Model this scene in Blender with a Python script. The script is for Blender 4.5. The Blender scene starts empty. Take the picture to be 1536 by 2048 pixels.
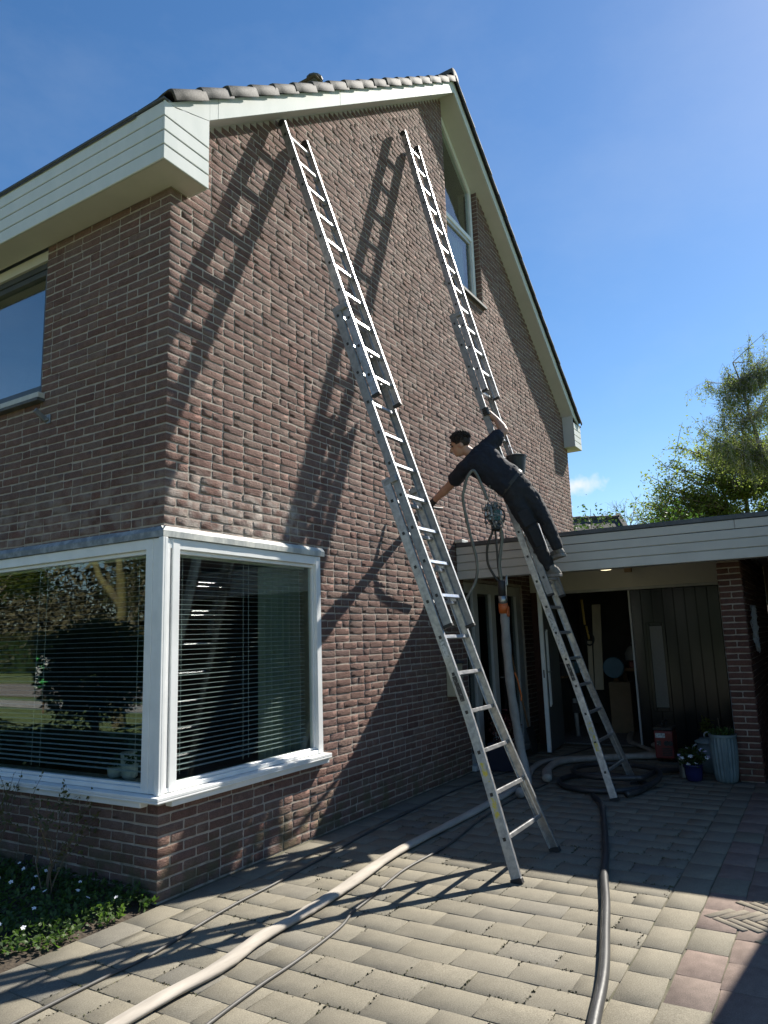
import bpy, bmesh, math, random
import numpy as np
from mathutils import Vector, Matrix, Quaternion, noise as mnoise
R = math.radians
rng = random.Random(7)
nrng = np.random.default_rng(7)
scene = bpy.context.scene
col = scene.collection

# ------------------------------------------------------------------ camera
CAM = Vector((-3.2216, -3.6269, 1.5369))
def cam_basis(yaw, pitch, roll):
    cy, sy, cp, sp = math.cos(yaw), math.sin(yaw), math.cos(pitch), math.sin(pitch)
    f = Vector((cy*cp, sy*cp, sp)); r = Vector((sy, -cy, 0)); u = r.cross(f)
    c, s = math.cos(roll), math.sin(roll)
    return f, c*r + s*u, -s*r + c*u
FWD, RIGHT, UP = cam_basis(R(31.0777), R(9.8712), R(-1.9018))
cam_data = bpy.data.cameras.new('camera')
cam = bpy.data.objects.new('camera', cam_data); col.objects.link(cam)
cam.matrix_world = Matrix(((RIGHT.x, UP.x, -FWD.x, CAM.x), (RIGHT.y, UP.y, -FWD.y, CAM.y), (RIGHT.z, UP.z, -FWD.z, CAM.z), (0, 0, 0, 1)))
cam_data.sensor_fit = 'HORIZONTAL'; cam_data.sensor_width = 36.0
cam_data.lens = 36.0*1433.72/1536.0
cam_data.clip_start = 0.05; cam_data.clip_end = 3000
scene.camera = cam

# ------------------------------------------------------------------ sky and sun
SUN = Vector((1.1, -0.34, 1.0)).normalized()          # towards the sun
SUN_EL = math.asin(SUN.z); SUN_AZ = math.atan2(SUN.x, SUN.y)
CLOUD_DIR = FWD*1433.72+RIGHT*(1160-768)-UP*(972-1024); CLOUD_DIR.normalize()
world = bpy.data.worlds.new('World'); scene.world = world; world.use_nodes = True
wn = world.node_tree; wn.nodes.clear()
w_out = wn.nodes.new('ShaderNodeOutputWorld'); w_bg = wn.nodes.new('ShaderNodeBackground')
w_sky = wn.nodes.new('ShaderNodeTexSky'); w_sky.sky_type = 'NISHITA'; w_sky.sun_disc = False
w_sky.sun_elevation = SUN_EL; w_sky.sun_rotation = SUN_AZ
w_sky.air_density = 1.0; w_sky.dust_density = 0.16; w_sky.ozone_density = 3.0
w_bg.inputs['Strength'].default_value = 0.067
# thin, broad cloud veil over the whole sky, in direction space
w_tc = wn.nodes.new('ShaderNodeTexCoord'); w_map = wn.nodes.new('ShaderNodeMapping'); w_map.inputs['Scale'].default_value = (1.3, 1.3, 2.6)
w_map.inputs['Location'].default_value = (0.35, 0.2, 0.1)
w_no = wn.nodes.new('ShaderNodeTexNoise'); w_no.inputs['Scale'].default_value = 1.6; w_no.inputs['Detail'].default_value = 7; w_no.inputs['Roughness'].default_value = 0.62
w_rp = wn.nodes.new('ShaderNodeValToRGB'); w_rp.color_ramp.elements[0].position = 0.44; w_rp.color_ramp.elements[1].position = 0.80
w_rp.color_ramp.elements[1].color = (0.14, 0.14, 0.14, 1)
w_mx = wn.nodes.new('ShaderNodeMix'); w_mx.data_type = 'RGBA'
w_mx.inputs['B'].default_value = (5.0, 5.6, 6.6, 1)
L = wn.links.new
L(w_tc.outputs['Generated'], w_map.inputs['Vector']); L(w_map.outputs['Vector'], w_no.inputs['Vector'])
L(w_no.outputs['Fac'], w_rp.inputs['Fac']); L(w_rp.outputs['Color'], w_mx.inputs['Factor'])
w_hs = wn.nodes.new('ShaderNodeHueSaturation'); w_hs.inputs['Saturation'].default_value = 1.2; L(w_sky.outputs['Color'], w_hs.inputs['Color']); L(w_hs.outputs['Color'], w_mx.inputs['A'])
# one small fair-weather cloud low in the east
w_nz = wn.nodes.new('ShaderNodeVectorMath'); w_nz.operation = 'NORMALIZE'; L(w_tc.outputs['Generated'], w_nz.inputs[0])
w_cd = wn.nodes.new('ShaderNodeVectorMath'); w_cd.operation = 'SUBTRACT'; L(w_nz.outputs[0], w_cd.inputs[0]); w_cd.inputs[1].default_value = CLOUD_DIR
w_cs = wn.nodes.new('ShaderNodeVectorMath'); w_cs.operation = 'MULTIPLY'; L(w_cd.outputs[0], w_cs.inputs[0]); w_cs.inputs[1].default_value = (30, 30, 75)
w_cl = wn.nodes.new('ShaderNodeVectorMath'); w_cl.operation = 'LENGTH'; L(w_cs.outputs[0], w_cl.inputs[0])
w_cn = wn.nodes.new('ShaderNodeTexNoise'); w_cn.inputs['Scale'].default_value = 55; w_cn.inputs['Detail'].default_value = 6; L(w_nz.outputs[0], w_cn.inputs['Vector'])
w_ca = wn.nodes.new('ShaderNodeMath'); w_ca.operation = 'MULTIPLY_ADD'; L(w_cn.outputs['Fac'], w_ca.inputs[0]); w_ca.inputs[1].default_value = 2.6; L(w_cl.outputs['Value'], w_ca.inputs[2])
w_cr = wn.nodes.new('ShaderNodeMapRange'); w_cr.inputs['From Min'].default_value = 2.5; w_cr.inputs['From Max'].default_value = 1.2; w_cr.inputs['To Max'].default_value = 0.8; L(w_ca.outputs[0], w_cr.inputs['Value'])
w_cm = wn.nodes.new('ShaderNodeMix'); w_cm.data_type = 'RGBA'; L(w_cr.outputs[0], w_cm.inputs['Factor']); L(w_mx.outputs['Result'], w_cm.inputs['A']); w_cm.inputs['B'].default_value = (6.8, 6.9, 7.0, 1)
L(w_cm.outputs['Result'], w_bg.inputs['Color']); L(w_bg.outputs['Background'], w_out.inputs['Surface'])

sun_data = bpy.data.lights.new('sun', 'SUN'); sun_data.energy = 5.0; sun_data.angle = R(0.53); sun_data.color = (1.0, 0.94, 0.84)
sun_o = bpy.data.objects.new('sun', sun_data); col.objects.link(sun_o)
sun_o.rotation_euler = SUN.to_track_quat('Z', 'Y').to_euler(); sun_o.location = (10, -5, 14)

vs = scene.view_settings
vs.view_transform = 'Standard'; vs.look = 'None'; vs.exposure = 1.15; vs.gamma = 1.0
try: vs.use_curve_mapping = False
except Exception: pass
scene.cycles.max_bounces = 8; scene.cycles.transparent_max_bounces = 12; scene.cycles.glossy_bounces = 4
scene.cycles.caustics_reflective = False; scene.cycles.caustics_refractive = False
scene.cycles.use_denoising = True

# ------------------------------------------------------------------ materials
M = {}
def nd(nt, t, **kw):
    n = nt.nodes.new(t)
    for k, v in kw.items(): setattr(n, k, v)
    return n
def mk(name, c1, c2=None, scale=6.0, rough=0.6, metal=0.0, bump=0.0, bscale=40.0, detail=5.0, spec=0.5, rough2=None, lo=0.35, hi=0.65, stretch=None, coat=0.0):
    m = bpy.data.materials.new(name); m.use_nodes = True; nt = m.node_tree
    b = nt.nodes['Principled BSDF']; b.inputs['Roughness'].default_value = rough; b.inputs['Metallic'].default_value = metal
    b.inputs['Specular IOR Level'].default_value = spec
    if coat: b.inputs['Coat Weight'].default_value = coat; b.inputs['Coat Roughness'].default_value = 0.15
    g = nd(nt, 'ShaderNodeNewGeometry'); vec = g.outputs['Position']
    if stretch:
        mp = nd(nt, 'ShaderNodeMapping'); mp.inputs['Scale'].default_value = stretch; nt.links.new(vec, mp.inputs['Vector']); vec = mp.outputs['Vector']
    if c2 is None: c2 = tuple(x*0.8 for x in c1)
    no = nd(nt, 'ShaderNodeTexNoise'); no.inputs['Scale'].default_value = scale; no.inputs['Detail'].default_value = detail; no.inputs['Roughness'].default_value = 0.6
    nt.links.new(vec, no.inputs['Vector'])
    rp = nd(nt, 'ShaderNodeValToRGB'); rp.color_ramp.elements[0].position = lo; rp.color_ramp.elements[1].position = hi
    rp.color_ramp.elements[0].color = (*c1, 1); rp.color_ramp.elements[1].color = (*c2, 1)
    nt.links.new(no.outputs['Fac'], rp.inputs['Fac']); nt.links.new(rp.outputs['Color'], b.inputs['Base Color'])
    if rough2 is not None:
        mr = nd(nt, 'ShaderNodeMapRange'); mr.inputs['From Min'].default_value = lo; mr.inputs['From Max'].default_value = hi
        mr.inputs['To Min'].default_value = rough; mr.inputs['To Max'].default_value = rough2
        nt.links.new(no.outputs['Fac'], mr.inputs['Value']); nt.links.new(mr.outputs['Result'], b.inputs['Roughness'])
    if bump:
        n2 = nd(nt, 'ShaderNodeTexNoise'); n2.inputs['Scale'].default_value = bscale; n2.inputs['Detail'].default_value = 4
        nt.links.new(vec, n2.inputs['Vector'])
        bp = nd(nt, 'ShaderNodeBump'); bp.inputs['Strength'].default_value = 1.0; bp.inputs['Distance'].default_value = bump
        nt.links.new(n2.outputs['Fac'], bp.inputs['Height']); nt.links.new(bp.outputs['Normal'], b.inputs['Normal'])
    M[name] = m
    return m

def piece_random(nt):
    """one random number per separate piece, whether it is an object or an island of a joined mesh"""
    g = nd(nt, 'ShaderNodeNewGeometry'); oi = nd(nt, 'ShaderNodeObjectInfo')
    ad = nd(nt, 'ShaderNodeMath', operation='ADD'); nt.links.new(g.outputs['Random Per Island'], ad.inputs[0]); nt.links.new(oi.outputs['Random'], ad.inputs[1])
    fr = nd(nt, 'ShaderNodeMath', operation='FRACT'); nt.links.new(ad.outputs[0], fr.inputs[0])
    return fr.outputs[0], g

def mk_pieces(name, ramp, rough=0.85, grain=70.0, grain_amt=0.35, bump=0.003, bscale=55.0, stains=(), big=0.0, mid=0.14, crease=0.0):
    """ramp: list of (pos, colour) picked by piece; grain darkens and lightens inside the piece; stains: (kind, colour, ...)"""
    m = bpy.data.materials.new(name); m.use_nodes = True; nt = m.node_tree; lk = nt.links.new
    b = nt.nodes['Principled BSDF']; b.inputs['Roughness'].default_value = rough; b.inputs['Specular IOR Level'].default_value = 0.25
    fac, g = piece_random(nt); pos = g.outputs['Position']
    rp = nd(nt, 'ShaderNodeValToRGB'); cr = rp.color_ramp
    while len(cr.elements) < len(ramp): cr.elements.new(0.5)
    for e, (p, c) in zip(cr.elements, ramp): e.position = p; e.color = (*c, 1)
    lk(fac, rp.inputs['Fac']); cur = rp.outputs['Color']
    no = nd(nt, 'ShaderNodeTexNoise'); no.inputs['Scale'].default_value = grain; no.inputs['Detail'].default_value = 6; no.inputs['Roughness'].default_value = 0.7
    lk(pos, no.inputs['Vector'])
    mr = nd(nt, 'ShaderNodeMapRange'); mr.inputs['From Min'].default_value = 0.3; mr.inputs['From Max'].default_value = 0.7
    mr.inputs['To Min'].default_value = 1-grain_amt; mr.inputs['To Max'].default_value = 1+grain_amt
    lk(no.outputs['Fac'], mr.inputs['Value'])
    mu = nd(nt, 'ShaderNodeMix', data_type='RGBA', blend_type='MULTIPLY'); mu.inputs['Factor'].default_value = 1
    cc = nd(nt, 'ShaderNodeCombineColor'); [lk(mr.outputs['Result'], cc.inputs[i]) for i in range(3)]
    lk(cur, mu.inputs['A']); lk(cc.outputs[0], mu.inputs['B']); cur = mu.outputs['Result']
    nm = nd(nt, 'ShaderNodeTexNoise'); nm.inputs['Scale'].default_value = 17.0; nm.inputs['Detail'].default_value = 4; lk(pos, nm.inputs['Vector'])
    mm_ = nd(nt, 'ShaderNodeMapRange'); mm_.inputs['From Min'].default_value = 0.3; mm_.inputs['From Max'].default_value = 0.7; mm_.inputs['To Min'].default_value = 1-mid; mm_.inputs['To Max'].default_value = 1+mid; lk(nm.outputs['Fac'], mm_.inputs['Value'])
    cm_ = nd(nt, 'ShaderNodeCombineColor'); [lk(mm_.outputs['Result'], cm_.inputs[i]) for i in range(3)]
    m4 = nd(nt, 'ShaderNodeMix', data_type='RGBA', blend_type='MULTIPLY'); m4.inputs['Factor'].default_value = 1; lk(cur, m4.inputs['A']); lk(cm_.outputs[0], m4.inputs['B']); cur = m4.outputs['Result']
    if big:
        nb = nd(nt, 'ShaderNodeTexNoise'); nb.inputs['Scale'].default_value = 0.9; nb.inputs['Detail'].default_value = 3; lk(pos, nb.inputs['Vector'])
        mb = nd(nt, 'ShaderNodeMapRange'); mb.inputs['From Min'].default_value = 0.3; mb.inputs['From Max'].default_value = 0.7
        mb.inputs['To Min'].default_value = 1-big; mb.inputs['To Max'].default_value = 1+big; lk(nb.outputs['Fac'], mb.inputs['Value'])
        c2 = nd(nt, 'ShaderNodeCombineColor'); [lk(mb.outputs['Result'], c2.inputs[i]) for i in range(3)]
        m2 = nd(nt, 'ShaderNodeMix', data_type='RGBA', blend_type='MULTIPLY'); m2.inputs['Factor'].default_value = 1
        lk(cur, m2.inputs['A']); lk(c2.outputs[0], m2.inputs['B']); cur = m2.outputs['Result']
    for st in stains:
        cur = add_stain(nt, cur, pos, *st)
    lk(cur, b.inputs['Base Color'])
    n2 = nd(nt, 'ShaderNodeTexNoise'); n2.inputs['Scale'].default_value = bscale; n2.inputs['Detail'].default_value = 5; n2.inputs['Roughness'].default_value = 0.65; lk(pos, n2.inputs['Vector'])
    bp = nd(nt, 'ShaderNodeBump'); bp.inputs['Strength'].default_value = 1.0; bp.inputs['Distance'].default_value = bump
    if crease:
        n3_ = nd(nt, 'ShaderNodeTexNoise'); n3_.inputs['Scale'].default_value = 34; n3_.inputs['Detail'].default_value = 3; n3_.inputs['Distortion'].default_value = 1.8
        mp_ = nd(nt, 'ShaderNodeMapping'); mp_.inputs['Scale'].default_value = (0.55, 0.55, 1.3); lk(pos, mp_.inputs['Vector']); lk(mp_.outputs[0], n3_.inputs['Vector'])
        pw_ = nd(nt, 'ShaderNodeMath', operation='MULTIPLY_ADD'); lk(n3_.outputs['Fac'], pw_.inputs[0]); pw_.inputs[1].default_value = crease; lk(n2.outputs['Fac'], pw_.inputs[2]); lk(pw_.outputs[0], bp.inputs['Height'])
    else: lk(n2.outputs['Fac'], bp.inputs['Height'])
    lk(bp.outputs['Normal'], b.inputs['Normal'])
    M[name] = m
    return m

def add_stain(nt, cur, pos, colour, x0, x1, z0, z1, soft, nscale, amount):
    """weather stain (lime bloom, moss, rising damp) inside a box of the wall, broken up by noise"""
    lk = nt.links.new
    sp = nd(nt, 'ShaderNodeSeparateXYZ'); lk(pos, sp.inputs[0])
    def band(sock, a, b_):
        r1 = nd(nt, 'ShaderNodeMapRange'); r1.inputs['From Min'].default_value = a-soft; r1.inputs['From Max'].default_value = a+soft; lk(sock, r1.inputs['Value'])
        r2 = nd(nt, 'ShaderNodeMapRange'); r2.inputs['From Min'].default_value = b_+soft; r2.inputs['From Max'].default_value = b_-soft; lk(sock, r2.inputs['Value'])
        mm = nd(nt, 'ShaderNodeMath', operation='MULTIPLY'); lk(r1.outputs[0], mm.inputs[0]); lk(r2.outputs[0], mm.inputs[1]); return mm.outputs[0]
    bx = band(sp.outputs['X'], x0, x1); bz = band(sp.outputs['Z'], z0, z1)
    no = nd(nt, 'ShaderNodeTexNoise'); no.inputs['Scale'].default_value = nscale; no.inputs['Detail'].default_value = 5; lk(pos, no.inputs['Vector'])
    nr = nd(nt, 'ShaderNodeMapRange'); nr.inputs['From Min'].default_value = 0.42; nr.inputs['From Max'].default_value = 0.62; lk(no.outputs['Fac'], nr.inputs['Value'])
    m1 = nd(nt, 'ShaderNodeMath', operation='MULTIPLY'); lk(bx, m1.inputs[0]); lk(bz, m1.inputs[1])
    m2 = nd(nt, 'ShaderNodeMath', operation='MULTIPLY'); lk(m1.outputs[0], m2.inputs[0]); lk(nr.outputs[0], m2.inputs[1])
    m3 = nd(nt, 'ShaderNodeMath', operation='MULTIPLY'); lk(m2.outputs[0], m3.inputs[0]); m3.inputs[1].default_value = amount
    mx = nd(nt, 'ShaderNodeMix', data_type='RGBA'); lk(m3.outputs[0], mx.inputs['Factor']); lk(cur, mx.inputs['A']); mx.inputs['B'].default_value = (*colour, 1)
    return mx.outputs['Result']

LIME = ((0.42, 0.37, 0.33), 0.02, 1.45, 2.25, 2.66, 0.10, 8.0, 0.85)
DAMP = ((0.10, 0.10, 0.055), -8.0, 10.0, -0.2, 0.26, 0.12, 7.0, 0.7)
mk_pieces('brick', [(0.0, (0.128, 0.072, 0.060)), (0.20, (0.160, 0.094, 0.077)), (0.42, (0.178, 0.109, 0.090)), (0.58, (0.152, 0.094, 0.082)), (0.72, (0.166, 0.114, 0.096)), (0.86, (0.184, 0.120, 0.099)), (1.0, (0.164, 0.086, 0.070))],
          rough=0.92, grain=110, grain_amt=0.34, bump=0.0075, bscale=120, stains=(LIME, DAMP), big=0.12, crease=1.1)
mk_pieces('dark_brick', [(0.0, (0.085, 0.042, 0.033)), (0.4, (0.125, 0.062, 0.047)), (1.0, (0.112, 0.060, 0.050))], rough=0.9, grain=90, grain_amt=0.3, bump=0.003, bscale=70)
mk('mortar', (0.41, 0.355, 0.30), (0.32, 0.275, 0.23), scale=14, rough=0.95, bump=0.004, bscale=130)
nt = M['mortar'].node_tree; _b = nt.nodes['Principled BSDF']; _src = _b.inputs['Base Color'].links[0].from_socket; _g = [n for n in nt.nodes if n.type == 'NEW_GEOMETRY'][0]
nt.links.new(add_stain(nt, _src, _g.outputs['Position'], *DAMP), _b.inputs['Base Color'])
mk_pieces('paver', [(0.0, (0.178, 0.162, 0.125)), (0.35, (0.186, 0.169, 0.130)), (0.6, (0.174, 0.159, 0.125)), (0.78, (0.190, 0.172, 0.131)), (0.92, (0.160, 0.150, 0.126)), (1.0, (0.181, 0.166, 0.132))],
          rough=0.88, grain=170, grain_amt=0.42, bump=0.002, bscale=190, big=0.08, mid=0.06)
mk_pieces('paver_red', [(0.0, (0.182, 0.138, 0.116)), (0.5, (0.192, 0.146, 0.123)), (1.0, (0.170, 0.135, 0.115))], rough=0.88, grain=190, grain_amt=0.34, bump=0.002, bscale=220, big=0.1)
mk_pieces('clinker', [(0.0, (0.182, 0.160, 0.125)), (0.5, (0.195, 0.172, 0.133)), (1.0, (0.168, 0.15, 0.122))], rough=0.88, grain=200, grain_amt=0.3, bump=0.002, bscale=220)
mk_pieces('roof_tile', [(0.0, (0.060, 0.060, 0.062)), (0.5, (0.080, 0.080, 0.080)), (1.0, (0.070, 0.067, 0.064))], rough=0.8, grain=60, grain_amt=0.5, bump=0.002, bscale=160)
mk('joint_soil', (0.125, 0.11, 0.08), (0.08, 0.08, 0.047), scale=5, rough=1.0, bump=0.006, bscale=90)
mk('soil', (0.035, 0.026, 0.018), (0.06, 0.045, 0.03), scale=9, rough=1.0, bump=0.02, bscale=30)
mk('grass', (0.115, 0.165, 0.045), (0.155, 0.19, 0.07), scale=0.7, rough=0.95, bump=0.03, bscale=12)
mk('white_paint', (0.62, 0.635, 0.62), (0.565, 0.59, 0.575), scale=4, stretch=(1.5, 1.5, 0.6), rough=0.7, spec=0.12, bump=0.0006, bscale=60)
mk('window_white', (0.80, 0.81, 0.80), (0.72, 0.73, 0.72), scale=5, rough=0.35, bump=0.0005, bscale=50)
mk('soffit_paint', (0.58, 0.555, 0.505), (0.52, 0.50, 0.455), scale=2.0, rough=0.6)
mk('porch_paint', (0.56, 0.545, 0.50), (0.50, 0.49, 0.45), scale=2.5, rough=0.5, bump=0.0005, bscale=50)
mk('grey_metal_trim', (0.075, 0.08, 0.085), (0.11, 0.115, 0.12), scale=8, rough=0.45, metal=0.4)
mk('zinc', (0.34, 0.35, 0.36), (0.24, 0.25, 0.26), scale=10, rough=0.45, metal=0.7)
mk('lead', (0.36, 0.38, 0.37), (0.60, 0.60, 0.55), scale=9, rough=0.7, bump=0.002, bscale=30, stretch=(1, 1, 0.35), lo=0.4, hi=0.6)
mk('lead_blue', (0.16, 0.185, 0.21), (0.30, 0.33, 0.36), scale=12, rough=0.6, bump=0.002, bscale=30, lo=0.42, hi=0.6)
mk('dark_frame', (0.045, 0.05, 0.055), (0.06, 0.065, 0.07), scale=5, rough=0.35)
mk('frame_grey', (0.45, 0.46, 0.45), (0.38, 0.39, 0.39), scale=5, rough=0.45)
mk('slate', (0.06, 0.06, 0.062), (0.10, 0.10, 0.10), scale=12, rough=0.7, bump=0.001)
mk('sill_stone', (0.52, 0.52, 0.50), (0.42, 0.42, 0.40), scale=9, rough=0.7)
mk('door_paint', (0.010, 0.014, 0.016), (0.016, 0.020, 0.022), scale=4, rough=0.17, spec=0.35, bump=0.0008, bscale=25, stretch=(1, 1, 0.2))
mk('door_grey', (0.10, 0.115, 0.12), (0.085, 0.10, 0.105), scale=4, rough=0.35)
mk('interior', (0.36, 0.35, 0.33), (0.31, 0.30, 0.285), scale=2, rough=0.9)
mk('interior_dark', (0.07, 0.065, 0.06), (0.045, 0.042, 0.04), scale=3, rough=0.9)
mk('blind', (0.78, 0.79, 0.78), (0.74, 0.75, 0.74), scale=4, rough=0.35)
mk('curtain', (0.55, 0.60, 0.58), (0.48, 0.53, 0.51), scale=4, rough=0.9, stretch=(6, 6, 0.3))
mk('aluminium', (0.50, 0.51, 0.52), (0.33, 0.34, 0.345), scale=26, rough=0.34, rough2=0.55, metal=0.88, bump=0.0006, bscale=90)
mk('alu_bright', (0.68, 0.69, 0.70), (0.55, 0.56, 0.57), scale=30, rough=0.28, rough2=0.45, metal=0.9)
mk('alu_dull', (0.36, 0.375, 0.38), (0.26, 0.27, 0.28), scale=22, rough=0.5, rough2=0.65, metal=0.75, bump=0.0008, bscale=70)
mk('black_rubber', (0.018, 0.018, 0.019), (0.03, 0.03, 0.03), scale=30, rough=0.6)
mk('sticker_yellow', (0.55, 0.46, 0.06), (0.42, 0.42, 0.38), scale=28, rough=0.5, lo=0.45, hi=0.55)
mk('sticker_black', (0.03, 0.03, 0.03), (0.30, 0.30, 0.29), scale=45, rough=0.5, lo=0.55, hi=0.66)
mk('sticker_white', (0.50, 0.52, 0.52), (0.20, 0.22, 0.22), scale=50, rough=0.5, lo=0.5, hi=0.6)
mk('skin', (0.50, 0.29, 0.205), (0.44, 0.245, 0.17), scale=14, rough=0.55)
mk('navy_cotton', (0.0105, 0.013, 0.022), (0.015, 0.018, 0.028), scale=30, rough=0.9, bump=0.0015, bscale=26)
mk('work_trousers', (0.014, 0.015, 0.019), (0.024, 0.025, 0.029), scale=12, rough=0.9, bump=0.002, bscale=22)
mk('trouser_panel', (0.030, 0.031, 0.035), (0.022, 0.023, 0.026), scale=12, rough=0.92, bump=0.0015, bscale=40)
mk('hair', (0.016, 0.010, 0.007), (0.03, 0.018, 0.011), scale=60, rough=0.55, bump=0.006, bscale=60, stretch=(1, 1, 3))
mk('shoe_sole', (0.27, 0.26, 0.24), (0.20, 0.19, 0.175), scale=30, rough=0.8)
mk('shoe_upper', (0.13, 0.125, 0.115), (0.20, 0.19, 0.17), scale=25, rough=0.85)
mk('hose_canvas', (0.43, 0.39, 0.335), (0.29, 0.26, 0.22), scale=9, stretch=(0.35, 2.2, 2.2), rough=0.9, bump=0.0025, bscale=26, lo=0.3, hi=0.7)
mk('hose_grey', (0.30, 0.30, 0.29), (0.22, 0.22, 0.215), scale=9, rough=0.85, bump=0.0015, bscale=60)
mk('hose_pvc', (0.17, 0.18, 0.165), (0.12, 0.13, 0.12), scale=9, rough=0.35)
mk('hose_black', (0.028, 0.029, 0.031), (0.045, 0.046, 0.048), scale=7, rough=0.42, bump=0.0012, bscale=60)
mk('cable', (0.02, 0.02, 0.021), (0.03, 0.03, 0.03), scale=9, rough=0.4)
mk('cable_grey', (0.075, 0.072, 0.066), (0.05, 0.048, 0.044), scale=9, rough=0.6)
mk('orange', (0.55, 0.13, 0.025), (0.42, 0.10, 0.02), scale=20, rough=0.5)
mk('steel', (0.42, 0.42, 0.42), (0.25, 0.25, 0.25), scale=40, rough=0.35, metal=0.9)
mk('dark_steel', (0.05, 0.052, 0.055), (0.10, 0.10, 0.10), scale=40, rough=0.4, metal=0.6)
mk('green_plastic', (0.02, 0.075, 0.06), (0.03, 0.10, 0.08), scale=20, rough=0.4)
mk('bucket_plastic', (0.015, 0.016, 0.017), (0.024, 0.025, 0.026), scale=12, rough=0.5)
mk('cement', (0.20, 0.19, 0.175), (0.12, 0.115, 0.11), scale=30, rough=0.95, bump=0.01, bscale=40)
mk('pot_green_grey', (0.16, 0.22, 0.235), (0.12, 0.17, 0.185), scale=8, rough=0.45)
mk('pot_blue', (0.02, 0.023, 0.095), (0.016, 0.019, 0.075), scale=6, rough=0.22)
mk('pot_dark', (0.018, 0.022, 0.04), (0.024, 0.028, 0.045), scale=6, rough=0.35)
mk('galvanised', (0.38, 0.40, 0.39), (0.30, 0.32, 0.31), scale=14, rough=0.35, metal=0.8)
mk('red_plastic', (0.20, 0.028, 0.025), (0.13, 0.022, 0.02), scale=8, rough=0.4)
mk('leaf_dark', (0.025, 0.055, 0.014), (0.05, 0.09, 0.02), scale=12, rough=0.6)
mk('leaf_ground', (0.035, 0.075, 0.018), (0.09, 0.15, 0.035), scale=10, rough=0.55)
mk('leaf_birch', (0.13, 0.165, 0.045), (0.18, 0.20, 0.07), scale=2, rough=0.6)
mk('leaf_spring', (0.125, 0.165, 0.035), (0.18, 0.205, 0.05), scale=1.2, rough=0.6)
mk('leaf_red', (0.13, 0.025, 0.03), (0.06, 0.03, 0.02), scale=16, rough=0.6)
mk('leaf_mixed', (0.06, 0.075, 0.028), (0.12, 0.115, 0.05), scale=3, rough=0.6)
mk('leaf_moss', (0.045, 0.055, 0.02), (0.10, 0.085, 0.05), scale=30, rough=1.0)
mk('leaf_wood', (0.085, 0.075, 0.036), (0.125, 0.11, 0.052), scale=0.5, rough=0.9)
mk('petal_white', (0.80, 0.80, 0.80), (0.72, 0.72, 0.76), scale=20, rough=0.7)
mk('petal_lilac', (0.55, 0.48, 0.75), (0.7, 0.66, 0.85), scale=20, rough=0.7)
mk('bark', (0.12, 0.10, 0.07), (0.17, 0.15, 0.085), scale=9, rough=0.95, bump=0.01, bscale=20)
mk('bark_lichen', (0.22, 0.20, 0.07), (0.13, 0.11, 0.06), scale=6, rough=0.95, bump=0.01, bscale=20)
mk('bark_birch', (0.42, 0.40, 0.36), (0.12, 0.11, 0.10), scale=5, rough=0.9, lo=0.45, hi=0.6)
mk('twig', (0.10, 0.075, 0.05), (0.15, 0.11, 0.07), scale=20, rough=0.9)
mk('cream_plastic', (0.46, 0.41, 0.29), (0.40, 0.36, 0.25), scale=6, rough=0.5)
mk('cream_board', (0.50, 0.43, 0.32), (0.40, 0.34, 0.25), scale=7, rough=0.7, stretch=(1, 1, 0.3))
mk('yellow_tool', (0.50, 0.33, 0.05), (0.4, 0.26, 0.04), scale=9, rough=0.5)
mk('cardboard', (0.26, 0.18, 0.11), (0.21, 0.15, 0.09), scale=7, rough=0.9)
mk('blue_lid', (0.08, 0.17, 0.24), (0.06, 0.14, 0.20), scale=8, rough=0.5)
mk('wood', (0.22, 0.13, 0.07), (0.16, 0.095, 0.05), scale=7, rough=0.7, stretch=(1, 1, 0.25))
mk('moss_brick', (0.075, 0.075, 0.035), (0.12, 0.085, 0.06), scale=7, rough=1.0, bump=0.02, bscale=14)
mk('green_sign', (0.08, 0.5, 0.1), (0.75, 0.75, 0.72), scale=2.2, rough=0.5, lo=0.48, hi=0.52)
mk('far_wall', (0.25, 0.16, 0.12), (0.20, 0.13, 0.10), scale=6, rough=0.95)
mk('path_concrete', (0.40, 0.385, 0.35), (0.34, 0.325, 0.295), scale=3, rough=0.9)
mk('asphalt', (0.23, 0.20, 0.175), (0.28, 0.25, 0.22), scale=9, rough=0.95, bump=0.004, bscale=80)

def schlick(nt, f0):
    lk = nt.links.new; lw = nd(nt, 'ShaderNodeLayerWeight'); lw.inputs['Blend'].default_value = 0.5
    pw = nd(nt, 'ShaderNodeMath', operation='POWER'); lk(lw.outputs['Facing'], pw.inputs[0]); pw.inputs[1].default_value = 5.0
    ma = nd(nt, 'ShaderNodeMath', operation='MULTIPLY_ADD'); lk(pw.outputs[0], ma.inputs[0]); ma.inputs[1].default_value = 1-f0; ma.inputs[2].default_value = f0
    return ma.outputs[0]
def translucent(name, amt=0.45, gain=1.25):
    nt = M[name].node_tree; lk = nt.links.new; b = nt.nodes['Principled BSDF']; out = [n for n in nt.nodes if n.type == 'OUTPUT_MATERIAL'][0]
    src = b.inputs['Base Color'].links[0].from_socket; tr = nd(nt, 'ShaderNodeBsdfTranslucent'); g_ = nd(nt, 'ShaderNodeMix', data_type='RGBA', blend_type='MULTIPLY'); g_.inputs['Factor'].default_value = 1; g_.inputs['B'].default_value = (gain, gain*1.1, gain*0.6, 1)
    lk(src, g_.inputs['A']); lk(g_.outputs['Result'], tr.inputs['Color']); ms = nd(nt, 'ShaderNodeMixShader'); ms.inputs[0].default_value = amt
    lk(b.outputs[0], ms.inputs[1]); lk(tr.outputs[0], ms.inputs[2]); lk(ms.outputs[0], out.inputs['Surface'])
for _n in ('leaf_dark', 'leaf_ground', 'leaf_birch', 'leaf_spring', 'leaf_red', 'leaf_mixed'): translucent(_n)
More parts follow.
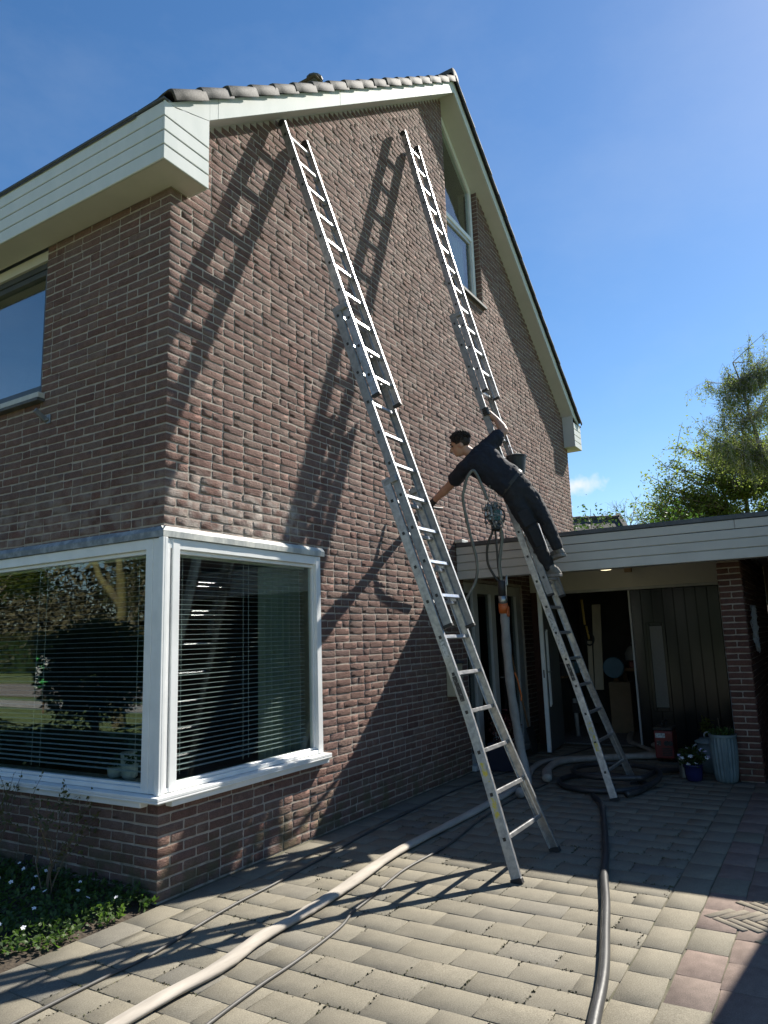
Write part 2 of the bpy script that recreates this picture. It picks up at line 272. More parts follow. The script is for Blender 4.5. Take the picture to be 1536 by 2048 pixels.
translucent('curtain', 0.5, 1.0); [[setattr(n.inputs[0], 'default_value', 0.62) for n in M[k].node_tree.nodes if n.type == 'MIX_SHADER'] for k in ('leaf_birch', 'leaf_spring')]
def mk_glass(name, ior, tint=(0.86, 0.92, 0.90), ripple=0.0, rough=0.0):
    m = bpy.data.materials.new(name); m.use_nodes = True; nt = m.node_tree; nt.nodes.clear(); lk = nt.links.new
    o = nd(nt, 'ShaderNodeOutputMaterial'); mx = nd(nt, 'ShaderNodeMixShader'); fr = schlick(nt, ior)
    t = nd(nt, 'ShaderNodeBsdfTransparent'); t.inputs['Color'].default_value = (*tint, 1); gl = nd(nt, 'ShaderNodeBsdfGlossy'); gl.inputs['Roughness'].default_value = rough
    if ripple:
        g = nd(nt, 'ShaderNodeNewGeometry'); no = nd(nt, 'ShaderNodeTexNoise'); no.inputs['Scale'].default_value = 1.1; no.inputs['Detail'].default_value = 1; lk(g.outputs['Position'], no.inputs['Vector'])
        bp = nd(nt, 'ShaderNodeBump'); bp.inputs['Distance'].default_value = ripple; lk(no.outputs['Fac'], bp.inputs['Height']); lk(bp.outputs['Normal'], gl.inputs['Normal'])
    lk(fr, mx.inputs[0]); lk(t.outputs[0], mx.inputs[1]); lk(gl.outputs[0], mx.inputs[2]); lk(mx.outputs[0], o.inputs['Surface'])
    M[name] = m
mk_glass('glass', 0.10, ripple=0.0015)
mk_glass('glass_coated', 0.30)
mk_glass('glass_dark', 0.06, tint=(0.6, 0.65, 0.65))
m = bpy.data.materials.new('lamp_glow'); m.use_nodes = True; _b = m.node_tree.nodes['Principled BSDF']
_b.inputs['Base Color'].default_value = (0.9, 0.85, 0.7, 1); _b.inputs['Emission Color'].default_value = (1.0, 0.86, 0.55, 1); _b.inputs['Emission Strength'].default_value = 0.9; M['lamp_glow'] = m
m = mk('frosted', (0.13, 0.135, 0.13), (0.09, 0.095, 0.09), scale=60, rough=0.35, stretch=(1, 6, 0.5))

# ------------------------------------------------------------------ mesh helpers
WO = {}                                               # world origin of every object that can be a parent
def put_props(o, label=None, cat=None, group=None, kind=None):
    if label: o['label'] = label
    if cat: o['category'] = cat
    if group: o['group'] = group
    if kind: o['kind'] = kind
    return o
def thing(name, loc, label, cat, group=None):
    o = bpy.data.objects.new(name, None); o.empty_display_size = 0.1; o.location = loc; col.objects.link(o)
    WO[o.name] = Vector(loc)
    return put_props(o, label, cat, group)
def hook(o, world_loc, parent):
    WO[o.name] = Vector(world_loc)
    if parent is not None:
        o.parent = parent; o.location = Vector(world_loc) - WO[parent.name]
    else: o.location = world_loc
    return o
class MB:
    def __init__(s): s.v = []; s.f = []
    def add(s, v, f):
        n = len(s.v); s.v += [tuple(p) for p in v]; s.f += [tuple(i+n for i in q) for q in f]; return s
    def box(s, x0, x1, y0, y1, z0, z1):
        v = [(x0,y0,z0),(x1,y0,z0),(x1,y1,z0),(x0,y1,z0),(x0,y0,z1),(x1,y0,z1),(x1,y1,z1),(x0,y1,z1)]
        return s.add(v, [(0,3,2,1),(4,5,6,7),(0,1,5,4),(1,2,6,5),(2,3,7,6),(3,0,4,7)])
    def obox(s, c, ax, ay, az):
        c, ax, ay, az = map(Vector, (c, ax, ay, az)); v = [c+i*ax+j*ay+k*az for k in (-1,1) for i, j in ((-1,-1),(1,-1),(1,1),(-1,1))]
        fs = [(0,3,2,1),(4,5,6,7),(0,1,5,4),(1,2,6,5),(2,3,7,6),(3,0,4,7)]
        if ax.cross(ay).dot(az) < 0: fs = [q[::-1] for q in fs]
        return s.add(v, fs)
    def prism(s, poly, vec):
        n = len(poly); a = [Vector(p) for p in poly]; vec = Vector(vec); b = [p+vec for p in a]
        nrm = Vector((0,0,0))
        for i in range(n): nrm += a[i].cross(a[(i+1) % n])
        fl = nrm.dot(vec) > 0
        fs = [tuple(range(n)), tuple(range(2*n-1, n-1, -1))] + [(i, i+n, (i+1) % n+n, (i+1) % n) for i in range(n)]
        if fl: fs = [q[::-1] for q in fs]
        return s.add(a+b, fs)
    def tube(s, pts, r, n=8, cap=True, flat=1.0, up=None):
        pts = [Vector(p) for p in pts]; m = len(pts); rs = r if isinstance(r, (list, tuple)) else [r]*m
        t0 = (pts[1]-pts[0]).normalized(); ref = Vector(up) if up else (Vector((0,0,1)) if abs(t0.z) < 0.9 else Vector((1,0,0)))
        vs = []; a = ref
        for i, p in enumerate(pts):
            t = (pts[min(i+1, m-1)]-pts[max(i-1, 0)]).normalized()
            a = (a - t*a.dot(t)); a = a.normalized() if a.length > 1e-6 else t.orthogonal().normalized()
            if up: a = (Vector(up) - t*Vector(up).dot(t)).normalized()
            b = t.cross(a)
            for k in range(n):
                q = 2*math.pi*k/n; vs.append(p + a*math.cos(q)*rs[i]*flat + b*math.sin(q)*rs[i])
        fs = [(i*n+k, i*n+(k+1) % n, (i+1)*n+(k+1) % n, (i+1)*n+k) for i in range(m-1) for k in range(n)]
        if cap: fs += [tuple(range(n-1, -1, -1)), tuple(range((m-1)*n, m*n))]
        return s.add(vs, fs)
    def lathe(s, prof, c, n=20, axis='Z', cap=True):
        c = Vector(c); vs = []
        for r, h in prof:
            for k in range(n):
                q = 2*math.pi*k/n; x, y = r*math.cos(q), r*math.sin(q)
                vs.append(c + (Vector((x, y, h)) if axis == 'Z' else Vector((h, x, y)) if axis == 'X' else Vector((y, h, x))))
        m = len(prof); fs = [(i*n+k, i*n+(k+1) % n, (i+1)*n+(k+1) % n, (i+1)*n+k) for i in range(m-1) for k in range(n)]
        if cap: fs += [tuple(range(n-1, -1, -1)), tuple(range((m-1)*n, m*n))]
        return s.add(vs, fs)
    def sphere(s, c, r, nu=10, nv=7, sc=(1, 1, 1), rot=None):
        c = Vector(c); vs = []; 
        for i in range(1, nv):
            th = math.pi*i/nv
            for k in range(nu):
                q = 2*math.pi*k/nu; p = Vector((math.sin(th)*math.cos(q)*sc[0], math.sin(th)*math.sin(q)*sc[1], math.cos(th)*sc[2]))*r
                vs.append(c + (rot @ p if rot else p))
        for e in (1, -1):
            p = Vector((0, 0, e*sc[2]*r)); vs.append(c + (rot @ p if rot else p))
        T = len(vs)-2; B = len(vs)-1
        fs = [(i*nu+k, (i+1)*nu+k, (i+1)*nu+(k+1) % nu, i*nu+(k+1) % nu) for i in range(nv-2) for k in range(nu)]
        fs += [(T, k, (k+1) % nu) for k in range(nu)] + [(B, (nv-2)*nu+(k+1) % nu, (nv-2)*nu+k) for k in range(nu)]
        return s.add(vs, fs)
    def build(s, name, mat, parent=None, smooth=False, bevel=0.0, origin=None, kind=None, seg=1):
        V = [Vector(p) for p in s.v]
        if origin is None:
            lo = [min(p[i] for p in V) for i in range(3)]; hi = [max(p[i] for p in V) for i in range(3)]
            origin = Vector(((lo[0]+hi[0])/2, (lo[1]+hi[1])/2, lo[2]))
        me = bpy.data.meshes.new(name); me.from_pydata([p-Vector(origin) for p in V], [], s.f)
        me.materials.append(M[mat] if isinstance(mat, str) else mat)
        if smooth: me.polygons.foreach_set('use_smooth', [True]*len(me.polygons))
        me.update()
        o = bpy.data.objects.new(name, me); col.objects.link(o); hook(o, origin, parent)
        if bevel:
            b = o.modifiers.new('bevel', 'BEVEL'); b.width = bevel; b.segments = seg; b.limit_method = 'ANGLE'; b.angle_limit = R(40)
        if smooth == 'auto' or (bevel and smooth):
            pass
        if kind: o['kind'] = kind
        return o
def box(name, mat, parent, x0, x1, y0, y1, z0, z1, bevel=0.0, **kw):
    return MB().box(min(x0,x1), max(x0,x1), min(y0,y1), max(y0,y1), min(z0,z1), max(z0,z1)).build(name, mat, parent, bevel=bevel, **kw)
def spline(pts, n=8, z=None):
    """Catmull-Rom through points"""
    P = [Vector(p) if len(p) == 3 else Vector((*p, z)) for p in pts]; P = [P[0]*2-P[1]] + P + [P[-1]*2-P[-2]]; out = []
    for i in range(1, len(P)-2):
        a, b, c, d = P[i-1:i+3]
        for k in range(n):
            t = k/n; out.append(0.5*((2*b) + (c-a)*t + (2*a-5*b+4*c-d)*t*t + (3*b-a-3*c+d)*t**3))
    out.append(P[-2]); return out
def arr_mesh(name, V, F, mat, smooth=False):
    """V (n,3) array, F list of index tuples or (m,4) array"""
    me = bpy.data.meshes.new(name)
    F = np.asarray(F); k = F.shape[1]
    me.vertices.add(len(V)); me.vertices.foreach_set('co', np.asarray(V, dtype=np.float32).ravel())
    me.loops.add(F.size); me.loops.foreach_set('vertex_index', F.astype(np.int32).ravel())
    me.polygons.add(len(F)); me.polygons.foreach_set('loop_start', np.arange(0, F.size, k, dtype=np.int32))
    me.polygons.foreach_set('loop_total', np.full(len(F), k, dtype=np.int32))
    if smooth: me.polygons.foreach_set('use_smooth', np.ones(len(F), dtype=bool))
    me.materials.append(M[mat]); me.update(calc_edges=True); me.validate()
    return me
# ------------------------------------------------------------------ bricks and pavers: shared pieces
def face_piece(L_, H_, nx, nz, depth, seed, rough=0.0009, edge=0.0008, wob=0.0030):
    """front face of a hand-moulded brick: uneven grid with a soft arris, open at the back; looks along -y"""
    r = np.random.default_rng(seed)
    xs = np.linspace(-L_/2, L_/2, nx+1); zs = np.linspace(-H_/2, H_/2, nz+1)
    # pull the outer grid lines close to the arris
    xs[1] = -L_/2+0.0035; xs[-2] = L_/2-0.0035; zs[1] = -H_/2+0.003; zs[-2] = H_/2-0.003
    V = []
    ox, oy = r.uniform(0, 50, 2)
    for j, z in enumerate(zs):
        for i, x in enumerate(xs):
            bd = i in (0, nx) or j in (0, nz); crn = i in (0, nx) and j in (0, nz)
            y = (edge if bd else 0.0) + (mnoise.noise(Vector((x*14+ox, z*30+oy, seed))) * rough * (0.5 if bd else 1.4)) + (r.normal(0, rough*0.35) if not bd else 0)
            px = x + r.normal(0, wob*0.5) - (np.sign(x)*0.004 if crn else 0); pz = z + r.normal(0, wob*0.45) - (np.sign(z)*0.003 if crn else 0)
            V.append((px, y, pz))
    n1 = nx+1
    F = [(j*n1+i, j*n1+i+1, (j+1)*n1+i+1, (j+1)*n1+i) for j in range(nz) for i in range(nx)]
    ring = [i for i in range(n1)] + [j*n1+nx for j in range(1, nz+1)] + [nz*n1+i for i in range(nx-1, -1, -1)] + [j*n1 for j in range(nz-1, 0, -1)]
    b0 = len(V)
    V += [(V[k][0], depth, V[k][2]) for k in ring]; m_ = len(ring)
    F += [(ring[k], b0+k, b0+(k+1) % m_, ring[(k+1) % m_]) for k in range(m_)]
    return np.array(V), np.array(F)
def box_piece(Lx, Ly, H_, nx, ny, nz, seed, rough=0.0008, rad=0.002):
    """whole brick or stone with rounded arrises; spans 0..Lx, 0..Ly, -H/2..H/2"""
    r = np.random.default_rng(seed); idx = {}; V = []; F = []
    X = np.linspace(0, Lx, nx+1); Y = np.linspace(0, Ly, ny+1); Z = np.linspace(-H_/2, H_/2, nz+1)
    for A_ in (X, Y, Z): A_[1] = A_[0]+0.003; A_[-2] = A_[-1]-0.003
    off = r.uniform(0, 60, 3)
    def vid(i, j, k):
        key = (i, j, k)
        if key not in idx:
            p = np.array([X[i], Y[j], Z[k]]); ed = (i in (0, nx)) + (j in (0, ny)) + (k in (0, nz))
            c = np.array([Lx/2, Ly/2, 0]); d = np.sign(p-c)*np.array([i in (0, nx), j in (0, ny), k in (0, nz)])
            if ed >= 2: p = p - d*rad*(0.55 if ed == 2 else 0.7)
            nv = mnoise.noise_vector(Vector((p[0]*16+off[0], p[1]*16+off[1], p[2]*30+off[2])))
            p = p + np.array(nv)*rough + r.normal(0, rough*0.25, 3)
            idx[key] = len(V); V.append(p)
        return idx[key]
    for i in range(nx):
        for k in range(nz):
            F.append((vid(i,0,k), vid(i+1,0,k), vid(i+1,0,k+1), vid(i,0,k+1))); F.append((vid(i+1,ny,k), vid(i,ny,k), vid(i,ny,k+1), vid(i+1,ny,k+1)))
    for j in range(ny):
        for k in range(nz):
            F.append((vid(0,j+1,k), vid(0,j,k), vid(0,j,k+1), vid(0,j+1,k+1))); F.append((vid(nx,j,k), vid(nx,j+1,k), vid(nx,j+1,k+1), vid(nx,j,k+1)))
    for i in range(nx):
        for j in range(ny):
            F.append((vid(i,j+1,0), vid(i+1,j+1,0), vid(i+1,j,0), vid(i,j,0))); F.append((vid(i,j,nz), vid(i+1,j,nz), vid(i+1,j+1,nz), vid(i,j+1,nz)))
    return np.array(V), np.array(F)
BH, CRS, BL, BHD, JT = 0.0495, 0.0625, 0.207, 0.097, 0.0125
VAR = {'s': [face_piece(BL, BH, 6, 4, 0.03, 100+i) for i in range(24)], 'h': [face_piece(BHD, BH, 4, 4, 0.03, 200+i) for i in range(12)],
       'cx': [box_piece(BL, BHD, BH, 5, 4, 4, 300+i) for i in range(8)], 'cy': [box_piece(BHD, BL, BH, 4, 5, 4, 400+i) for i in range(8)]}
VME = {}
def var_mesh(kind, i, mat):
    if (kind, i, mat) not in VME: VME[kind, i, mat] = arr_mesh('piece_'+kind, *VAR[kind][i], mat)
    return VME[kind, i, mat]
def in_frame(p, pad=0.0):
    d = Vector(p)-CAM; z = d.dot(FWD)
    if z < 0.3: return False
    x = d.dot(RIGHT)/z*1433.72; y = d.dot(UP)/z*1433.72
    return abs(x) < 768+pad and abs(y) < 1024+pad
class Pieces:
    """collects placed pieces; the ones that show largest become objects, the rest one joined mesh per parent"""
    def __init__(s): s.items = []
    def put(s, parent, kind, vi, mat, mtx, size, nrm): s.items.append((parent, kind, vi, mat, mtx, size, nrm))
    def flush(s, limit, one_name, rest_name):
        def score(it):
            p = it[4].translation; d = CAM-p
            if not in_frame(p): return -1e9+random.random()
            return it[5]*max(0.05, d.normalized().dot(it[6]))/d.length
        order = sorted(range(len(s.items)), key=lambda i: -score(s.items[i]))
        single = set(order[:limit]); rest = {}
        for i, (parent, kind, vi, mat, mtx, size, nrm) in enumerate(s.items):
            if i in single:
                o = bpy.data.objects.new(one_name, var_mesh(kind, vi, mat)); col.objects.link(o)
                loc, rot, sc = mtx.decompose(); o.rotation_euler = rot.to_euler(); o.scale = sc; hook(o, loc, parent)
            else: rest.setdefault((parent.name, mat), []).append((parent, kind, vi, mtx))
        for (pn, mat), L_ in rest.items():
            parent = L_[0][0]; VV = []; FF = []; n = 0; w = np.array(WO[pn])
            for _, kind, vi, mtx in L_:
                v, f = VAR[kind][vi]; A = np.array(mtx)
                VV.append(v @ A[:3, :3].T + A[:3, 3] - w); FF.append(f+n); n += len(v)
            me = arr_mesh(rest_name, np.vstack(VV), np.vstack(FF), mat)
            o = bpy.data.objects.new(rest_name, me); col.objects.link(o); hook(o, WO[pn], parent); o['kind'] = 'stuff'
        print('pieces', one_name, len(s.items))
def frame(axis):   # axis 'x': wall along x looking -y ; 'y': wall along y looking -x
    return Matrix.Identity(3) if axis == 'x' else Matrix.Rotation(-math.pi/2, 3, 'Z')
def lay_courses(pc, parent, axis, plane, z0, n, spans, mat='brick', start=None, jit=1.0):
    """spans(z) -> list of (a, b) intervals along the wall that carry brick at that height"""
    Rm = frame(axis); nrm = Vector((0, -1, 0)) if axis == 'x' else Vector((-1, 0, 0))
    for c in range(n):
        z = z0 + c*CRS + CRS/2
        for (a, b) in spans(z, c):
            p = a
            while p < b-0.035:
                kind = 'h' if rng.random() < 0.22 else 's'
                Lb = BL if kind == 's' else BHD
                Lb = Lb*rng.uniform(0.975, 1.02); rem = b-p
                if rem < Lb+0.05: Lb = min(rem, BL*1.04) if rem < BL*1.08 else rem/2-JT/2; kind = 's' if Lb > 0.15 else 'h'
                base = BL if kind == 's' else BHD
                cx = p+Lb/2; out = max(-0.003, min(0.0014, rng.gauss(-0.0003, 0.0012)*jit))
                rot = Matrix.Rotation(rng.gauss(0, 0.010)*jit, 3, 'Y') @ Matrix.Rotation(rng.gauss(0, 0.007)*jit, 3, 'Z') @ Matrix.Rotation(rng.gauss(0, 0.010)*jit, 3, 'X')
                A = (Rm @ rot @ Matrix.Diagonal((Lb/base, 1, 1))).to_4x4()
                zz = z + rng.gauss(0, 0.0012)*jit
                A.translation = Vector((cx, plane+out, zz)) if axis == 'x' else Vector((plane+out, cx, zz))
                vi = rng.randrange(len(VAR[kind])); pc.put(parent, kind, vi, mat, A, Lb, nrm)
                p += Lb + JT
# ------------------------------------------------------------------ ground
ground = MB().add([(-400,-400,-0.06),(400,-400,-0.06),(400,400,-0.06),(-400,400,-0.06)], [(0,1,2,3)]).build('ground', 'grass', None, kind='structure', origin=(0,0,-0.06))
road = MB().add([(-17,-200,-0.05),(-11.5,-200,-0.05),(-11.5,200,-0.05),(-17,200,-0.05)], [(0,1,2,3)]).build('road', 'asphalt', None, kind='structure', origin=(-15,0,-0.05))

# ------------------------------------------------------------------ the house
HL, RX, SL = 9.27, 4.635, 0.757                       # gable length, ridge, slope
Z_SILL, Z_LIN, Z_SOF = 0.565, 2.265, 4.75
def z_soffit(x): return 8.683 - SL*abs(x-RX)
WINX, WINY = 1.70, 2.70                               # corner window along the gable and along the front
GWX0, GWX1, GWZ = 4.63, 5.70, 6.09                    # window high in the gable
EX0, EX1, EZ = 4.57, 6.50, 2.16                       # glazed entrance under the porch
FWY0, FWY1, FWZ0, FWZ1 = 1.42, 3.70, 3.50, 4.665      # bedroom window in the front
house = thing('house', (0, 0, 0), 'brown brick house with a tall gable, white corner window and tiled verge', 'house')

# mortar cores of the two walls, split round the openings
def strip(mb, x0, x1, z0, z1f, y0=0.0033, y1=0.30):
    za, zb = z1f(x0), z1f(x1)
    mb.prism([(x0,y0,z0),(x1,y0,z0),(x1,y0,zb),(x0,y0,za)], (0, y1-y0, 0))
mb = MB(); top = lambda x: z_soffit(x)+0.05; flat = lambda h: (lambda x: h)
strip(mb, 0.0038, WINX, -0.1, flat(Z_SILL)); strip(mb, 0.0038, WINX, Z_LIN, top)
strip(mb, WINX, EX0, -0.1, top)
strip(mb, EX0, GWX0, EZ, top)
strip(mb, GWX0, GWX1, EZ, flat(GWZ)); strip(mb, GWX1, EX1, EZ, top); strip(mb, EX1, HL, -0.1, top)
gable = mb.build('gable_wall', 'mortar', house, origin=(0, 0, 0))
mb = MB()
def fbox(y0, y1, z0, z1): mb.box(0.0038, 0.30, y0, y1, z0, z1)
FY = 8.0
fbox(0.30, WINY, -0.1, Z_SILL); fbox(0.30, FWY0, Z_LIN, Z_SOF); fbox(FWY0, FWY1, Z_LIN, FWZ0)
fbox(WINY, FY, -0.1, Z_LIN); fbox(FWY1, FY, Z_LIN, Z_SOF)
front = mb.build('front_wall', 'mortar', house, origin=(0, 0.3, 0))
mb = MB(); mb.box(HL-0.3, HL, 0.31, FY, -0.1, 4.7); mb.box(0.31, HL-0.31, FY-0.3, FY, -0.1, 4.7)
mb.build('rear_wall', 'far_wall', house)

pc = Pieces()
NC = int(9.0/CRS)
def gable_spans(z, c):
    if z > Z_SOF+3.9: return []
    e0 = (BL if c % 2 == 0 else BHD)+JT; x1 = HL
    zt = z + BH/2
    if z < Z_SOF-0.01: a, b = e0, HL
    else:
        a = RX-(8.683-zt)/SL; b = RX+(8.683-zt)/SL
        a = max(a, 0.19 if z < 5.3 else 0); b = min(b, HL-0.19 if z < 5.3 else HL)
    if b-a < 0.05: return []
    holes = []
    if Z_SILL < z+0.02 and z < Z_LIN: holes.append((-1, WINX))
    if z < EZ: holes.append((EX0, EX1))
    if z > GWZ: holes.append((GWX0, GWX1))
    out = [(a, b)]
    for h0, h1 in holes:
        nw = []
        for (s0, s1) in out:
            if h1 <= s0 or h0 >= s1: nw.append((s0, s1)); continue
            if h0-s0 > 0.04: nw.append((s0, h0-0.004))
            if s1-h1 > 0.04: nw.append((h1+0.004, s1))
        out = nw
    return out
lay_courses(pc, gable, 'x', 0.0, 0.002, int(8.7/CRS), gable_spans)
def front_spans(z, c):
    if z > Z_SOF-0.01: return []
    e0 = (BHD if c % 2 == 0 else BL)+JT
    out = [(e0, 4.6)]
    holes = []
    if Z_SILL < z+0.02 and z < Z_LIN: holes.append((-1, WINY))
    if FWZ0 < z+0.02: holes.append((FWY0, FWY1))
    for h0, h1 in holes:
        nw = []
        for (s0, s1) in out:
            if h1 <= s0 or h0 >= s1: nw.append((s0, s1)); continue
            if h0-s0 > 0.04: nw.append((s0, h0-0.004))
            if s1-h1 > 0.04: nw.append((h1+0.004, s1))
        out = nw
    return out
lay_courses(pc, front, 'y', 0.0, 0.002, int(4.75/CRS), front_spans)
for c in range(int(Z_SOF/CRS)):                        # corner bricks, bonded both ways
    z = 0.002+c*CRS+CRS/2
    if Z_SILL < z+0.02 and z < Z_LIN: continue
    kind = 'cx' if c % 2 == 0 else 'cy'; A = Matrix.Rotation(rng.gauss(0, 0.0035), 4, 'Z'); A.translation = Vector((-0.0008+rng.gauss(0, 0.0006), -0.0008+rng.gauss(0, 0.0006), z))
    pc.put(gable, kind, rng.randrange(8), 'brick', A, BL, Vector((-0.7, -0.7, 0)))
# brick return of the gable window's right jamb
for c in range(int(GWZ/CRS)+1, int((z_soffit(GWX1))/CRS)):
    z = 0.002+c*CRS+CRS/2; A = Matrix.Rotation(0, 4, 'Z'); k = 'h'
    A = (frame('y')).to_4x4(); A.translation = Vector((GWX1-0.004+rng.gauss(0, 0.001), 0.055, z)); pc.put(gable, k, rng.randrange(10), 'brick', A, BHD*0.5, Vector((-1, 0, 0)))
pc.flush(300, 'brick', 'brickwork')

# air brick hole in the plinth
box('air_vent', 'black_rubber', front, -0.003, 0.004, 1.24, 1.33, 0.06, 0.13)

# rooms behind the glass
mb = MB(); mb.box(0.31, HL-0.31, 0.31, FY-0.31, 0.02, 0.06); room_floor = mb.build('room_floor', 'wood', house)
mb = MB(); mb.box(0.31, HL-0.31, 0.31, FY-0.31, 2.50, 2.66); mb.build('storey_floor', 'interior', house)
mb = MB(); mb.box(0.31, HL-0.31, 0.31, FY-0.31, 5.02, 5.12); mb.build('attic_floor', 'interior', house)
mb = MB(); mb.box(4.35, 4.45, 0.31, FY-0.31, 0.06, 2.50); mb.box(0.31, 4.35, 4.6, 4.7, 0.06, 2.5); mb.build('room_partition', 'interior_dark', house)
mb = MB(); mb.box(2.6, 2.7, 0.31, FY-0.31, 2.66, 5.02); mb.build('bedroom_partition', 'interior', house)
mb = MB(); mb.box(7.0, 7.1, 0.31, FY-0.31, 5.12, 6.4); mb.box(3.0, 6.9, 2.4, 2.5, 5.12, 7.0); mb.build('attic_partition', 'interior', house)
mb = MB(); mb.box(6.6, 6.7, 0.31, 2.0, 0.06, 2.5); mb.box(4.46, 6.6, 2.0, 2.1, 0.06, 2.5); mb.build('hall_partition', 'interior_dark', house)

# ---- corner window
mb = MB()
Z0, Z1 = 0.625, 2.225
# gable side bars
mb.box(0.052, WINX, -0.010, 0.06, 2.155, Z1); mb.box(0.052, WINX, -0.010, 0.06, Z0, 0.655)
mb.box(1.635, WINX-0.002, -0.013, 0.06, Z0+0.001, Z1-0.001); mb.box(0.070, 0.132, -0.014, 0.06, Z0+0.001, Z1-0.001)
# beads of the gable side
mb.box(0.133, 1.634, 0.012, 0.055, 2.128, 2.154); mb.box(0.133, 1.634, 0.012, 0.055, 0.656, 0.675); mb.box(1.610, 1.634, 0.013, 0.056, 0.675, 2.128); mb.box(0.133, 0.152, 0.013, 0.056, 0.675, 2.128)
# front side bars
mb.box(-0.010, 0.06, 0.062, WINY, 2.1551, Z1+0.0005); mb.box(-0.010, 0.06, 0.062, WINY, Z0-0.0005, 0.655)
mb.box(-0.013, 0.06, WINY-0.067, WINY-0.003, Z0+0.001, Z1-0.001); mb.box(-0.014, 0.0595, 0.085, 0.150, Z0+0.002, Z1-0.002)
mb.box(0.012, 0.055, 0.151, WINY-0.068, 2.128, 2.1545); mb.box(0.012, 0.055, 0.151, WINY-0.068, 0.6555, 0.675)
# corner post with its proud fin
mb.box(-0.012, 0.051, -0.012, 0.084, Z0+0.0015, Z1-0.0015); mb.box(-0.030, -0.0125, -0.030, 0.012, Z0, Z1); mb.box(-0.0124, 0.014, -0.030, -0.0125, Z0, Z1)
cw = mb.build('corner_window', 'window_white', house, bevel=0.003)
MB().box(0.150, 1.612, 0.030, 0.036, 0.665, 2.14).build('pane', 'glass', cw)
MB().box(0.030, 0.036, 0.149, WINY-0.067, 0.665, 2.14).build('pane', 'glass', cw)
MB().prism([(-0.075,-0.075,0.586),(-0.0,-0.0,0.586),(WINX+0.03,-0.0,0.586),(WINX+0.03,-0.075,0.586)], (0,0,0.014)).prism([(-0.075,-0.075,0.6001),(0.05,0.05,0.6001),(WINX+0.03,0.05,0.6001),(WINX+0.03,-0.075,0.6001)], (0,0,0.022)).build('window_sill', 'window_white', cw, bevel=0.004, seg=2)
MB().prism([(-0.075,-0.075,0.586),(-0.0,-0.0,0.586),(-0.0,WINY+0.03,0.586),(-0.075,WINY+0.03,0.586)], (0,0,0.014)).prism([(-0.075,-0.075,0.6002),(0.05,0.05,0.6002),(0.05,WINY+0.03,0.6002),(-0.075,WINY+0.03,0.6002)], (0,0,0.022)).build('window_sill', 'window_white', cw, bevel=0.004, seg=2)
mb = MB(); mb.box(0.06, WINX+0.02, -0.055, 0.02, 0.548, 0.5855); mb.build('apron_board', 'window_white', cw, bevel=0.003)
mb = MB(); mb.box(-0.055, 0.02, 0.10, WINY+0.02, 0.548, 0.5855); mb.build('apron_board', 'window_white', cw, bevel=0.003)
# lead flashing over the head, in dressed lengths
def lead(pts, axis, mat):
    mb = MB(); n = len(pts)
    for i, (p, dz, out) in enumerate(pts[:-1]):
        q, dz2, out2 = pts[i+1]
        prof = lambda d, o: [(-0.020-o, 2.2262), (-0.027-o, 2.229), (-0.029-o, 2.268+d), (-0.008, 2.300+d), (0.006, 2.302+d)]
        A = prof(dz, out); B = prof(dz2, out2)
        P3 = (lambda s, a: (s, a[0], a[1])) if axis == 'x' else (lambda s, a: (a[0], s, a[1]))
        v = [P3(p, a) for a in A] + [P3(q, b) for b in B]; m_ = len(A)
        f = [(k, k+1, m_+k+1, m_+k) if axis == 'y' else (k, m_+k, m_+k+1, k+1) for k in range(m_-1)]
        mb.add(v, f)
    return mb.build('flashing', mat, cw)
lead([(-0.030+i*(WINX+0.07)/24, rng.gauss(0, 0.0008), rng.gauss(0, 0.0008)) for i in range(25)], 'x', 'lead')
lead([(-0.030+i*(WINY+0.1)/26, rng.gauss(0, 0.0012), rng.gauss(0, 0.0012)) for i in range(27)], 'y', 'lead_blue')

# ---- bedroom window in the front
mb = MB()
fx0, fx1 = 0.05, 0.13
mb.box(fx0, fx1, FWY0, FWY0+0.055, FWZ0, FWZ1); mb.box(fx0, fx1, FWY1-0.055, FWY1, FWZ0, FWZ1); mb.box(fx0+0.001, fx1, FWY0+0.055, FWY1-0.055, FWZ0, FWZ0+0.06); mb.box(fx0+0.001, fx1, FWY0+0.055, FWY1-0.055, FWZ1-0.05, FWZ1)
mb.box(fx0+0.012, fx1-0.01, FWY0+0.056, FWY0+0.11, FWZ0+0.061, FWZ1-0.051); mb.box(fx0+0.012, fx1-0.01, FWY0+0.11, FWY1-0.056, FWZ0+0.061, FWZ0+0.11); mb.box(fx0+0.012, fx1-0.01, FWY0+0.11, FWY1-0.056, FWZ1-0.10, FWZ1-0.051)
bw = mb.build('bedroom_window', 'dark_frame', house, bevel=0.003)
box('pane', 'glass_coated', bw, 0.09, 0.095, FWY0+0.10, FWY1-0.06, FWZ0+0.10, FWZ1-0.09)
MB().box(-0.055, 0.06, FWY0-0.05, FWY1, FWZ0-0.048, FWZ0-0.003).build('window_sill', 'sill_stone', bw, bevel=0.004)
MB().box(-0.062, 0.05, FWY0-0.055, FWY1, FWZ0-0.075, FWZ0-0.0485).build('drip_edge', 'slate', bw, bevel=0.003)
box('head_board', 'soffit_paint', bw, 0.03, 0.12, FWY0, FWY1, FWZ1+0.0, Z_SOF-0.002)
mb = MB(); mb.obox((-0.05, 1.32, 3.29), (0.055, 0.0, -0.035), (0, 0.009, 0), (0.010, 0, 0.016)); mb.box(-0.012, 0.0, 1.27, 1.315, 3.235, 3.305); mb.obox((-0.012, 1.30, 3.262), (0.016,0,0), (0, 0.02, 0.0), (0,0,0.008))
mb.build('shutter_bracket', 'zinc', bw, bevel=0.002)

